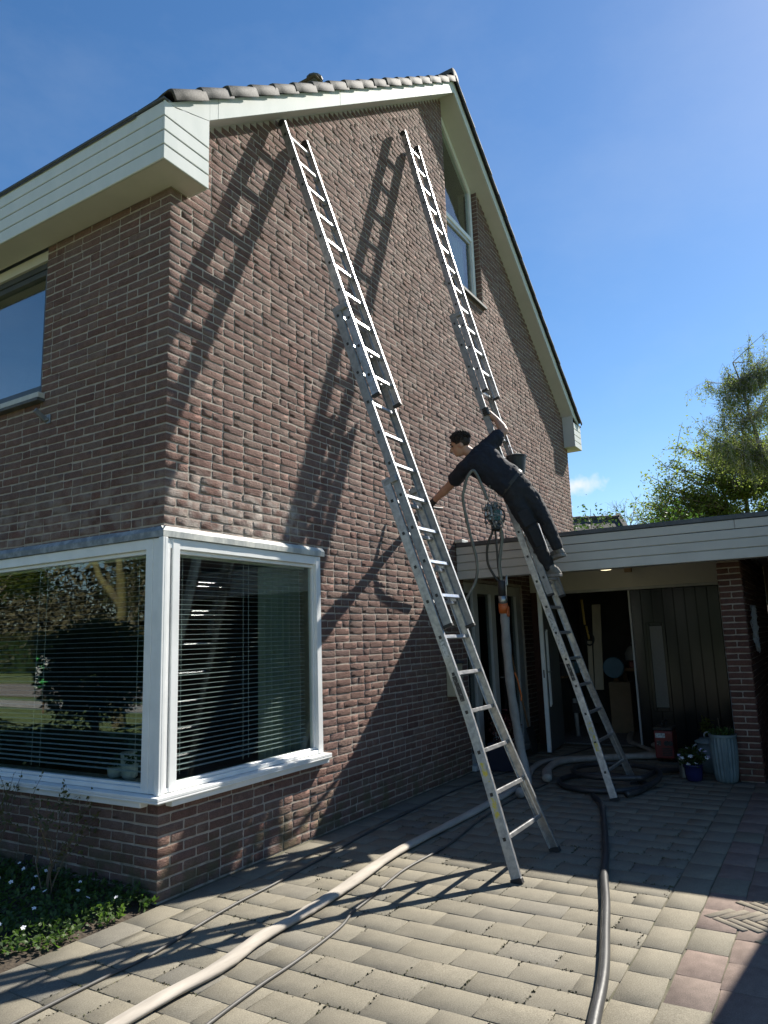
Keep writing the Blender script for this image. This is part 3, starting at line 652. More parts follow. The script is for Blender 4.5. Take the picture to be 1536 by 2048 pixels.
# ---- eaves box of the front
ev = MB().box(-0.228, 0.0, -0.185, FY, 4.752, 4.768).build('eaves_soffit', 'soffit_paint', house)
BX0, BX1, OV = -0.245, 0.175, -0.20
zb = [4.750, 4.858, 4.966, 5.074, 5.190]
for i in range(4):
    MB().box(BX0, -0.229, OV+0.0165, FY, zb[i]+(0.0 if i == 0 else 0.004), zb[i+1]-0.004).build('fascia_board', 'white_paint', ev, bevel=0.004)
for i in range(3):
    MB().box(BX0, BX1, OV, OV+0.016, zb[i]+(0.0 if i == 0 else 0.004), zb[i+1]-0.004).build('end_board', 'white_paint', ev, bevel=0.004)
MB().prism([(BX0, OV, 5.078), (BX1, OV, 5.078), (BX1, OV, 5.300), (BX0+0.10, OV, 5.19), (BX0, OV, 5.19)], (0, 0.016, 0)).build('end_board', 'white_paint', ev, bevel=0.003)
MB().box(BX1-0.016, BX1-0.001, OV+0.017, -0.002, 4.751, 5.33).build('return_board', 'white_paint', ev)
MB().box(0.001, BX1-0.017, OV+0.017, -0.002, 4.7525, 4.766).build('soffit_panel', 'soffit_paint', ev)
MB().box(-0.262, -0.215, OV-0.010, FY, 5.188, 5.204).build('gutter_edge', 'grey_metal_trim', ev, bevel=0.004)
MB().tube([(-0.222, OV+0.02, 5.205), (-0.10, OV+0.02, 5.222), (-0.02, OV+0.02, 5.235)], 0.018, 10).build('gutter_stub', 'zinc', ev, smooth=True)
# far eaves box
e2 = MB().box(HL, HL+0.228, -0.185, FY, 4.752, 4.768).build('eaves_soffit', 'soffit_paint', house)
for i in range(4):
    MB().box(HL-0.175, HL+0.245, OV, OV+0.016, zb[i]+(0 if i == 0 else 0.004), zb[i+1]-0.004).build('end_board', 'white_paint', e2, bevel=0.004)
MB().box(HL-0.174, HL-0.158, OV+0.017, -0.002, 4.751, 5.33).build('return_board', 'porch_paint', e2)
MB().box(HL-0.157, HL-0.001, OV+0.017, -0.002, 4.7525, 4.766).build('soffit_panel', 'soffit_paint', e2)
MB().box(HL+0.229, HL+0.245, OV+0.017, FY, 4.75, 5.19).build('fascia_board', 'white_paint', e2)
MB().box(HL+0.215, HL+0.268, OV-0.012, FY, 5.188, 5.212).build('gutter_edge', 'grey_metal_trim', e2, bevel=0.004)

# ---- roof: deck, barge boards, verge soffit, tiles
zr = lambda x: 8.86 - SL*abs(x-RX)
mb = MB(); T = 0.07
RE = 0.20; mb.prism([(-RE, OV+0.03, zr(-RE)-T), (RX, OV+0.03, zr(RX)-T), (HL+RE, OV+0.03, zr(HL+RE)-T), (HL+RE, OV+0.03, zr(HL+RE)), (RX, OV+0.03, zr(RX)), (-RE, OV+0.03, zr(-RE))], (0, FY-OV, 0))
roof = mb.build('roof', 'roof_tile', house)
zbt = lambda x: 8.683 - SL*abs(x-RX); ztp = lambda x: 8.855 - SL*abs(x-RX)
seg = [0.176, 0.262, 1.9, 3.5, RX]
for i in range(len(seg)-1):
    a, b = seg[i]+(0.0008 if i else 0), seg[i+1]-0.0008
    MB().prism([(a, OV, zbt(a)), (b, OV, zbt(b)), (b, OV, ztp(b)), (a, OV, ztp(a))], (0, 0.022, 0)).build('barge_board', 'white_paint', roof, bevel=0.002)
MB().prism([(BX0+0.09, OV-0.0, 5.195), (0.1755, OV, 5.302), (0.1755, OV, ztp(0.1755)), (BX0+0.03, OV, ztp(BX0+0.03)+0.0)], (0, 0.021, 0)).build('barge_board', 'white_paint', roof)
seg = [RX, 6.2, 7.8, HL-0.176]
for i in range(len(seg)-1):
    a, b = seg[i]+0.0008, seg[i+1]-0.0008
    MB().prism([(a, OV, zbt(a)), (b, OV, zbt(b)), (b, OV, ztp(b)), (a, OV, ztp(a))], (0, 0.022, 0)).build('barge_board', 'white_paint', roof, bevel=0.002)
b0 = HL-0.1755
MB().prism([(b0, OV, 5.302), (HL+0.155, OV, 5.195), (HL+0.20, OV, ztp(HL+0.2)), (b0, OV, ztp(b0))], (0, 0.021, 0)).build('barge_board', 'white_paint', roof)
for a, b in ((0.176, 1.7), (1.702, 3.2), (3.202, RX), (RX, 6.0), (6.002, 7.2), (7.202, 8.3), (8.302, HL-0.176)):
    MB().prism([(a, OV+0.023, zbt(a)+0.004), (b, OV+0.023, zbt(b)+0.004), (b, OV+0.023, zbt(b)+0.02), (a, OV+0.023, zbt(a)+0.02)], (0, 0.30, 0)).build('verge_soffit', 'soffit_paint', roof)
# verge tiles: a flap over the barge board and a round shoulder, lapped up the slope
def verge_tile_mesh(sgn):
    prof = [(-0.046, -0.028), (-0.048, 0.026), (-0.045, 0.040), (-0.034, 0.049), (-0.012, 0.053), (0.045, 0.049), (0.10, 0.040), (0.30, 0.036)]
    inn = [(p[0]+(0.013 if i < 3 else 0.006), p[1]-(0.0 if i < 2 else 0.013)) for i, p in enumerate(prof)]
    Ln = 0.375; V = []; 
    for k, s_ in enumerate((0.0, 0.012, 0.10, Ln)):
        lift = 0.022*(1-s_/Ln) - (0.004 if k == 0 else 0)
        for q in (prof, inn):
            for (y, h) in q: V.append((s_, y, h+lift))
    n = len(prof); F = []; st = 2*n
    for k in range(3):
        for i in range(n-1):
            a, b = k*st+i, (k+1)*st+i
            F.append((a, b, b+1, a+1)); F.append((a+n+1, b+n+1, b+n, a+n))
        F.append((k*st+n, (k+1)*st+n, (k+1)*st, k*st)); F.append((k*st+n-1, (k+1)*st+n-1, (k+1)*st+2*n-1, k*st+2*n-1))
    for i in range(n-1): F.append((i, i+1, i+1+n, i+n)); F.append((3*st+i+n, 3*st+i+1+n, 3*st+i+1, 3*st+i))
    V = np.array(V, dtype=float); F = np.array(F)
    if sgn < 0: F = F[:, ::-1]
    return V, F
ang = math.atan(SL); ntile = 18; pitch = (RX+0.19)/math.cos(ang)/ntile
vt, ft = verge_tile_mesh(1); vt2, ft2 = vt.copy(), ft.copy(); vt2[:, 0] *= -1; ft2 = ft2[:, ::-1]
me1 = arr_mesh('verge_tile', vt, ft, 'roof_tile'); me2 = arr_mesh('verge_tile', vt2, ft2, 'roof_tile')
for i in range(ntile):
    s_ = i*pitch; x = -0.19+s_*math.cos(ang)
    for me, xx, rot in ((me1, x, -ang), (me2, HL-x, ang)):
        o = bpy.data.objects.new('verge_tile', me); col.objects.link(o); o.rotation_euler = (rng.gauss(0, 0.006), rot+rng.gauss(0, 0.004), rng.gauss(0, 0.004))
        hook(o, (xx, OV-0.002+rng.gauss(0, 0.002), zr(xx)+0.002), roof)
# tile courses of the two slopes (seen only from above or edge-on)
for i in range(ntile):
    s_ = i*pitch; mb = MB()
    for sg in (1, -1):
        X = lambda s__: (-0.255+s__*math.cos(ang)) if sg > 0 else HL+0.255-s__*math.cos(ang)
        a, b = X(s_), X(s_+pitch*1.05)
        mb.add([(a, 0.08, zr(a)+0.055), (a, FY+0.1, zr(a)+0.055), (b, FY+0.1, zr(b)+0.025), (b, 0.08, zr(b)+0.025), (a, 0.08, zr(a)+0.01), (a, FY+0.1, zr(a)+0.01)], [(0, 3, 2, 1) if sg > 0 else (0, 1, 2, 3), (0, 1, 5, 4) if sg > 0 else (4, 5, 1, 0)])
    mb.build('tile_course', 'roof_tile', roof)
for i in range(22):
    y = OV-0.03+i*0.37; mb = MB(); r0 = 0.115
    pts = [(math.cos(t), math.sin(t)) for t in np.linspace(-0.25, math.pi+0.25, 9)]
    v = [(RX+r0*c*(1.0+0.04*e), y+e*0.39, 8.905+r0*0.85*s_+0.012*(1-e)) for e in (0, 1) for c, s_ in pts]; n = len(pts)
    mb.add(v, [(k, k+1, n+k+1, n+k) for k in range(n-1)] + ([tuple(range(n-1, -1, -1))] if i == 0 else []))
    mb.build('ridge_tile', 'roof_tile', roof, smooth=True)
# chimney
mb = MB(); mb.box(4.47, 4.87, 1.97, 2.28, 8.3, 9.84); 
ch = mb.build('chimney', 'moss_brick', roof)
mb = MB(); mb.box(4.44, 4.90, 1.94, 2.31, 9.841, 9.89); mb.box(4.52, 4.82, 2.02, 2.23, 9.891, 9.95); mb.build('chimney_cap', 'moss_brick', ch, bevel=0.02)
MB().lathe([(0.10, 0), (0.10, 0.04), (0.13, 0.05), (0.13, 0.08), (0.10, 0.08)], (4.67, 2.12, 9.95), 12).build('chimney_pot', 'slate', ch, smooth=False)

# ---- window high in the gable
yf0, yf1 = 0.075, 0.145
zt = lambda x: z_soffit(x)-0.005
mb = MB(); x0, x1 = GWX0+0.004, GWX1-0.034
def gbar(pa, pb, pc_, pd, y0=yf0, y1=yf1): mb.prism([(pa[0], y0, pa[1]), (pb[0], y0, pb[1]), (pc_[0], y0, pc_[1]), (pd[0], y0, pd[1])], (0, y1-y0, 0))
fw = 0.065
gbar((x0, GWZ), (x0+fw, GWZ), (x0+fw, zt(x0+fw)), (x0, zt(x0)))
gbar((x1-fw, GWZ), (x1, GWZ), (x1, zt(x1)), (x1-fw, zt(x1-fw)))
gbar((x0+fw, zt(x0+fw)-0.10), (x1-fw, zt(x1-fw)-0.10), (x1-fw, zt(x1-fw)), (x0+fw, zt(x0+fw)), yf0+0.001)
gbar((x0+fw, GWZ), (x1-fw, GWZ), (x1-fw, GWZ+0.07), (x0+fw, GWZ+0.07), yf0+0.001)
gbar((x0+fw, 7.06), (x1-fw, 7.06), (x1-fw, 7.125), (x0+fw, 7.125), yf0-0.004)
gw = mb.build('gable_window', 'window_white', house, bevel=0.003)
mb = MB()
gbar((x0+fw+0.002, GWZ+0.071), (x0+fw+0.055, GWZ+0.071), (x0+fw+0.055, 7.058), (x0+fw+0.002, 7.058), yf0+0.01, yf1-0.01)
gbar((x1-fw-0.055, GWZ+0.071), (x1-fw-0.002, GWZ+0.071), (x1-fw-0.002, 7.058), (x1-fw-0.055, 7.058), yf0+0.01, yf1-0.01)
gbar((x0+fw+0.056, GWZ+0.071), (x1-fw-0.056, GWZ+0.071), (x1-fw-0.056, GWZ+0.125), (x0+fw+0.056, GWZ+0.125), yf0+0.01, yf1-0.01)
gbar((x0+fw+0.056, 7.005), (x1-fw-0.056, 7.005), (x1-fw-0.056, 7.058), (x0+fw+0.056, 7.058), yf0+0.01, yf1-0.01)
mb.build('casement', 'frame_grey', gw, bevel=0.002)
box('pane', 'glass', gw, x0+fw+0.05, x1-fw-0.05, 0.105, 0.110, GWZ+0.12, 7.01)
MB().prism([(x0+fw-0.01, 0.105, 7.12), (x1-fw+0.01, 0.105, 7.12), (x1-fw+0.01, 0.105, zt(x1-fw)-0.09), (x0+fw-0.01, 0.105, zt(x0+fw)-0.09)], (0, 0.005, 0)).build('pane', 'glass', gw)
MB().box(GWX0-0.03, GWX1+0.035, -0.05, 0.10, GWZ-0.045, GWZ-0.002).build('window_sill', 'slate', gw, bevel=0.004)
# lace curtain and room wall seen through the pane
mb = MB()
nf = 40
for i in range(nf):
    xa, xb = GWX0+0.1+(GWX1-GWX0-0.25)*i/nf, GWX0+0.1+(GWX1-GWX0-0.25)*(i+1)/nf; ya, yb = 0.19+0.012*math.sin(i*1.3), 0.19+0.012*math.sin((i+1)*1.3)
    mb.add([(xa, ya, GWZ+0.02), (xb, yb, GWZ+0.02), (xb, yb, 7.05), (xa, ya, 7.05)], [(0, 1, 2, 3)])
put_props(mb.build('net_curtain', 'curtain', None, smooth=True), 'pale net curtain behind the lower pane of the gable window', 'curtain')

# ---- glazed entrance under the porch
mb = MB()
ye0, ye1 = 0.03, 0.11
for a, b in ((EX0+0.005, EX0+0.075), (4.88, 5.02), (5.43, 5.57), (6.32, EX1-0.004)): mb.box(a, b, ye0, ye1, 0.06, EZ-0.002)
mb.box(EX0+0.076, EX1-0.15, ye0+0.002, ye1, 2.03, EZ-0.003)
for a, b in ((EX0+0.076, 4.879), (5.021, 5.429), (5.571, 6.319)): mb.box(a, b, ye0+0.002, ye1, 0.06, 0.16)
en = mb.build('entrance_frame', 'frame_grey', house, bevel=0.004)
for a, b in ((EX0+0.07, 4.885), (5.015, 5.435), (5.565, 6.325)): box('pane', 'glass_dark', en, a, b, 0.065, 0.071, 0.155, 2.035)
MB().box(EX0-0.02, EX1+0.02, -0.05, 0.12, 0.0, 0.058).build('threshold', 'sill_stone', en, bevel=0.004)
MB().tube([(5.53, -0.005, 0.98), (5.53, -0.03, 0.98), (5.62, -0.03, 0.98)], 0.009, 8).build('door_handle', 'steel', en, smooth=True)
# ------------------------------------------------------------------ pavement
def paver_piece(Lx, Wy, seed, cham=0.0018, drop=0.0014, wob=0.0024):
    r = np.random.default_rng(seed)
    gx = [-Lx/2+cham, r.uniform(-0.1, 0.1)*Lx, Lx/2-cham]; gy = [-Wy/2+cham, r.uniform(-0.1, 0.1)*Wy, Wy/2-cham]
    V = []
    for j in range(3):
        for i in range(3): V.append((gx[i]+r.normal(0, wob), gy[j]+r.normal(0, wob), r.normal(0, 0.00025)-(0.0001 if (i != 1 and j != 1) else 0)))
    ringi = [0, 1, 2, 5, 8, 7, 6, 3]; sx = [-1, 0, 1, 1, 1, 0, -1, -1]; sy = [-1, -1, -1, 0, 1, 1, 1, 0]
    o0 = 9
    for k, i in enumerate(ringi):
        cr = 0.75 if sx[k] and sy[k] else 1.0
        V.append((V[i][0]+sx[k]*cham*cr, V[i][1]+sy[k]*cham*cr, -drop+r.normal(0, 0.0008)))
    for k in range(8): V.append((V[o0+k][0], V[o0+k][1], -0.04))
    F = [(0,1,4,3), (1,2,5,4), (3,4,7,6), (4,5,8,7)]
    for k in range(8):
        n = (k+1) % 8; F.append((ringi[k], o0+k, o0+n, ringi[n])); F.append((o0+k, o0+8+k, o0+8+n, o0+n))
    return np.array(V), np.array(F)
PL, PW = 0.2865, 0.1885
VAR['pv'] = [paver_piece(PL, PW, 500+i) for i in range(14)]
VAR['cl'] = [paver_piece(0.196, 0.0455, 600+i, cham=0.004, drop=0.004, wob=0.0012) for i in range(6)]
pav = MB().add([(-5.5,-7,-0.0042),(9.3,-7,-0.0042),(9.3,0.02,-0.0042),(0,0.02,-0.0042),(0,-0.03,-0.0042),(-5.5,-0.03,-0.0042)], [(0,1,2,3,4,5)]).build('pavement', 'joint_soil', None, kind='structure', origin=(0,0,-0.013))
pp = Pieces()
U = Vector((0.83, -0.558)); Vv = Vector((-0.558, -0.83)); C0 = Vector((1.215, -2.875))
def in_patch(x, y, pad=0.0):
    d = Vector((x, y))-C0; return -pad < d.dot(U) < 1.32+pad and -pad < d.dot(Vv) < 1.32+pad
def put_pv(x, y, along, Lf=1.0, Wf=1.0, mat='paver'):
    if -2.71 > y > -2.94 and x > 5.0: return
    A = (Matrix.Rotation((math.pi/2 if along == 'y' else 0)+rng.gauss(0, 0.006), 3, 'Z') @ Matrix.Rotation(rng.gauss(0, 0.002), 3, 'X') @ Matrix.Rotation(rng.gauss(0, 0.002), 3, 'Y') @ Matrix.Diagonal((Lf, Wf, 1))).to_4x4()
    A.translation = Vector((x+rng.gauss(0, 0.0015), y+rng.gauss(0, 0.0015), rng.gauss(0, 0.0009)))
    pp.put(pav, 'pv', rng.randrange(14), mat, A, PL*(0.8 if not in_frame(A.translation) else 1), Vector((0, 0, 1)))
PX = 0.191
for i in range(-26, 36):                               # main field: rows across, half bond
    x = 0.075+PX*(i+0.5); 
    if x > 6.75: continue
    y1, y0 = -0.235, -2.662
    ph = -1.915 if i % 2 == 0 else -2.065
    js = [ph+0.2895*k for k in range(-4, 8) if y0+0.04 < ph+0.2895*k < y1-0.04]; js = sorted([y0, y1]+js)
    for a, b in zip(js[:-1], js[1:]): put_pv(x, (a+b)/2, 'y', (b-a-0.003)/PL)
for i in range(-16, 17):                               # border along the wall
    x = -0.275+0.2895*(i+0.5)
    if x > 4.7: continue
    put_pv(x, -0.13, 'x', 1.0, 1.02)
for j, (yc, mat) in enumerate([(-2.760, 'paver'), (-2.955, 'paver_red'), (-3.148, 'paver_red'), (-3.342, 'paver_red'), (-3.535, 'paver'), (-3.73, 'paver'), (-3.925, 'paver'), (-4.12, 'paver'), (-4.315, 'paver'), (-4.51, 'paver'), (-4.705, 'paver'), (-4.90, 'paver')]):
    for i in range(-16, 23):
        x = (0.10 if j % 2 == 0 else 0.165 if j == 1 else 0.19)+0.2905*(i+0.5)
        if all(in_patch(x+a, yc+b) for a in (-0.14, 0.14) for b in (-0.09, 0.09)): continue
        put_pv(x, yc, 'x', 1.0, 1.0, mat if rng.random() < 0.85 else 'paver')
w_ = 0.050; n3 = 4                                    # herringbone patch of narrow clinkers
for i in range(-3, 29):
    for j in range(-3, 29):
        s_ = (i-j) % (2*n3)
        if s_ == 0: cu, cv, hv = i*w_+n3/2*w_, j*w_+0.5*w_, 0
        elif s_ == 2*n3-1: cu, cv, hv = i*w_+0.5*w_, j*w_+n3/2*w_, 1
        else: continue
        if not (0.0 < cu < 1.32 and 0.0 < cv < 1.32): continue
        p2 = C0+U*cu+Vv*cv; th = math.atan2(U.y, U.x)+(math.pi/2 if hv else 0)
        A = Matrix.Rotation(th, 4, 'Z'); A.translation = Vector((p2.x, p2.y, 0.0062+rng.gauss(0, 0.0006)))
        pp.put(pav, 'cl', rng.randrange(6), 'clinker', A, 0.12, Vector((0, 0, 1)))
pp.flush(300, 'paver', 'paving')

# ------------------------------------------------------------------ garage with its deep porch
garage = thing('garage', (5.6, -1.5, 0), 'flat-roofed garage with dark plank doors and pale boarded fascia beside the house', 'garage')
FX = 4.39; GY0 = -6.6
zf = [2.165, 2.262, 2.357, 2.451, 2.545]
fa = MB().box(FX+0.021, FX+0.23, GY0, -0.012, 2.17, 2.40).build('fascia_core', 'porch_paint', garage)
for i in range(4):
    for (a, b) in ((GY0, -2.98), (-2.978, -0.010)) if i == 3 else ((GY0, -0.010),):
        MB().box(FX, FX+0.020, a, b, zf[i]+(0 if i == 0 else 0.0035), zf[i+1]-0.0035).build('fascia_board', 'porch_paint', fa, bevel=0.004)
MB().box(FX-0.012, FX+0.10, GY0, -0.012, 2.5455, 2.592).build('roof_trim', 'grey_metal_trim', garage, bevel=0.004)
MB().box(FX-0.015, FX+0.16, -0.10, -0.002, 2.593, 2.635).build('roof_upstand', 'lead', garage, bevel=0.006)
MB().box(FX+0.025, 9.25, GY0, -0.012, 2.405, 2.56).build('roof_deck', 'grey_metal_trim', garage)
MB().box(FX+0.231, 9.2, GY0, -0.012, 2.375, 2.404).build('porch_ceiling', 'soffit_paint', garage)
# pillar and side wall
XP, YP0, YP1 = 5.0, -2.935, -2.710
wallg = MB().box(XP+0.0075, 9.2, YP0+0.0075, YP1-0.0075, -0.1, 2.374).build('side_wall', 'mortar', garage, origin=(XP, YP1, 0))
pg = Pieces()
for c in range(37):
    z = 0.002+c*CRS+CRS/2
    if z > 2.36: break
    spans = [(YP0, YP1)] if c % 2 == 0 else [(YP0, YP0+0.107), (YP0+0.118, YP1)]
    for a, b in spans:
        k = 's' if b-a > 0.15 else 'h'; base = BL if k == 's' else BHD
        A = (frame('y') @ Matrix.Rotation(rng.gauss(0, 0.008), 3, 'Y') @ Matrix.Diagonal(((b-a)/base, 1, 1))).to_4x4(); A.translation = Vector((XP+rng.gauss(0, 0.002), (a+b)/2, z))
        pg.put(wallg, k, rng.randrange(len(VAR[k])), 'dark_brick', A, b-a, Vector((-1, 0, 0)))
lay_courses(pg, wallg, 'x', YP0, 0.002, 37, lambda z, c: [(XP+0.012+(0.0 if c % 2 else 0.11), 8.4)] if z < 2.36 else [], mat='dark_brick')
pg.flush(300, 'brick', 'brickwork')
MB().box(8.45, 8.6, GY0, YP0-0.002, -0.1, 2.374).build('passage_wall', 'far_wall', garage)
MB().box(FX+0.3, 8.45, GY0, GY0+0.2, -0.1, 2.374).build('passage_wall', 'far_wall', garage)  # unseen end wall, added to keep the passage dark
# door wall
XD = 6.80
mb = MB(); mb.box(XD, XD+0.10, -2.708, -0.012, 2.092, 2.374); dw = mb.build('door_head_panel', 'soffit_paint', garage)
mb = MB(); mb.box(XD-0.02, XD+0.09, -2.555, -2.505, 0.0, 2.09); mb.box(XD-0.02, XD+0.09, -0.345, -0.295, 0.0, 2.09); mb.box(XD-0.0195, XD+0.09, -2.504, -0.346, 2.052, 2.0905)
mb.build('door_frame', 'frame_grey', garage, bevel=0.004)
MB().box(XD, XD+0.2, -2.708, -2.556, -0.1, 2.0915).build('door_pier', 'dark_brick', garage); MB().box(XD, XD+0.2, -0.294, -0.012, -0.1, 2.0915).build('door_pier', 'dark_brick', garage)
leaf = MB().box(XD+0.022, XD+0.045, -2.502, -1.405, 0.02, 2.048).build('door_leaf', 'door_paint', garage)
nb = 8; wb = (2.502-1.405)/nb
sy0, sy1, sz0, sz1 = -1.80, -1.60, 0.50, 1.58
for i in range(nb):
    a, b = -1.405-wb*i, -1.405-wb*(i+1)
    if b+0.004 < sy1 and a-0.004 > sy0:                # boards cut by the narrow light
        for (p, q, z0, z1) in ((a-0.003, b+0.003, 0.02, sz0), (a-0.003, b+0.003, sz1, 2.047)):
            MB().box(XD+0.004, XD+0.0215, q, p, z0, z1).build('plank', 'door_paint', leaf, bevel=0.004)
        if a-0.003 > sy1: MB().box(XD+0.004, XD+0.0215, sy1, a-0.003, sz0, sz1).build('plank', 'door_paint', leaf)
        if b+0.003 < sy0: MB().box(XD+0.004, XD+0.0215, b+0.003, sy0, sz0, sz1).build('plank', 'door_paint', leaf)
    else: MB().box(XD+0.004, XD+0.0215, b+0.003, a-0.003, 0.02, 2.047).build('plank', 'door_paint', leaf, bevel=0.004)
mb = MB(); mb.box(XD-0.010, XD+0.004, sy0-0.02, sy0+0.022, sz0-0.03, sz1+0.03); mb.box(XD-0.010, XD+0.004, sy1-0.022, sy1+0.02, sz0-0.03, sz1+0.03); mb.box(XD-0.0095, XD+0.004, sy0+0.022, sy1-0.022, sz0-0.03, sz0+0.02); mb.box(XD-0.0095, XD+0.004, sy0+0.022, sy1-0.022, sz1-0.02, sz1+0.03)
mb.build('light_moulding', 'door_paint', leaf, bevel=0.004)
MB().box(XD+0.002, XD+0.008, sy0+0.02, sy1-0.02, sz0+0.02, sz1-0.02).build('frosted_pane', 'frosted', leaf)
MB().box(XD-0.004, XD+0.045, -1.4045, -1.38, 0.02, 2.048).build('closing_strip', 'frame_grey', leaf, bevel=0.003)
# open leaf
Hn = Vector((XD-0.03, -0.36, 0)); En = Vector((5.93, -0.445, 0)); du = (En-Hn).normalized(); dn = Vector((du.y, -du.x, 0)); dn = dn if dn.y < 0 else -dn
Lw = (En-Hn).length
def along(s_, n_, z): return Hn+du*s_+dn*n_+Vector((0, 0, z))
ol = MB().obox(along(Lw/2-0.02, 0, 1.04), du*(Lw/2-0.02), dn*0.022, (0, 0, 1.01)).build('door_leaf', 'door_grey', garage)
MB().obox(along(Lw-0.0, 0, 1.04), du*0.0195, dn*0.0255, (0, 0, 1.012)).build('closing_strip', 'window_white', ol, bevel=0.003)
for s_ in (Lw-0.10, Lw-0.145):
    MB().obox(along(s_, 0.034, 1.06-(0.0 if s_ > Lw-0.12 else -0.02)), du*0.010, dn*0.010, (0, 0, 0.48)).build('pull_bar', 'window_white', ol, bevel=0.003)
MB().tube([along(Lw-0.06, 0.02, 1.02), along(Lw-0.06, 0.055, 1.02), along(Lw-0.17, 0.055, 1.02)], 0.008, 8).build('door_handle', 'steel', ol, smooth=True)
MB().obox(along(Lw+0.0205, 0, 1.0), du*0.001, dn*0.008, (0, 0, 0.05)).build('lock_plate', 'dark_steel', ol)
# garage room
mb = MB(); mb.box(XD+0.12, 9.2, -2.70, -0.02, -0.1, 0.012); mb.build('garage_floor', 'cement', garage)
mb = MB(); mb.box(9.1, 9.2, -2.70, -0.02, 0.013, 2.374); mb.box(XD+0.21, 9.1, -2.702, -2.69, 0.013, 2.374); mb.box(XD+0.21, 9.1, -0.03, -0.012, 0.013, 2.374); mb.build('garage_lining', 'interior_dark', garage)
# lamp and sensor under the porch
lp = thing('ceiling_lamp', (6.0, -1.32, 2.375), 'round lit ceiling lamp under the porch roof above the garage doors', 'lamp')
MB().lathe([(0.0, -0.085), (0.06, -0.078), (0.10, -0.055), (0.118, -0.02), (0.12, -0.0)], (6.0, -1.32, 2.355), 20, cap=False).build('lamp_shade', 'lamp_glow', lp, smooth=True)
MB().lathe([(0.125, -0.02), (0.125, 0.0)], (6.0, -1.32, 2.3745), 20).build('lamp_base', 'window_white', lp)
sb = MB().box(6.50, 6.56, -1.52, -1.43, 2.27, 2.374).build('motion_sensor', 'cardboard', None, bevel=0.006); put_props(sb, 'small brown sensor box under the porch ceiling beside the lit lamp', 'sensor')

# moss and sand caught in the joints of the driveway
mr_ = np.random.default_rng(81); mp = []
while len(mp) < 7000:
    i = mr_.integers(-14, 16); x0 = 0.075+PX*i
    if mr_.random() < 0.6: x, y = x0+mr_.normal(0, 0.003), mr_.uniform(-2.66, -0.24)
    else:
        ph = -1.915 if i % 2 == 0 else -2.065; x, y = x0+mr_.uniform(0, PX), ph+0.2895*mr_.integers(-2, 6)+mr_.normal(0, 0.003)
        if not (-2.66 < y < -0.24): continue
    if mnoise.noise(Vector((x*2.2, y*2.2, 5)))+0.35*mnoise.noise(Vector((x*11, y*11, 2))) < 0.02: continue
    mp.append((x, y, -0.003))
MOSS = mp
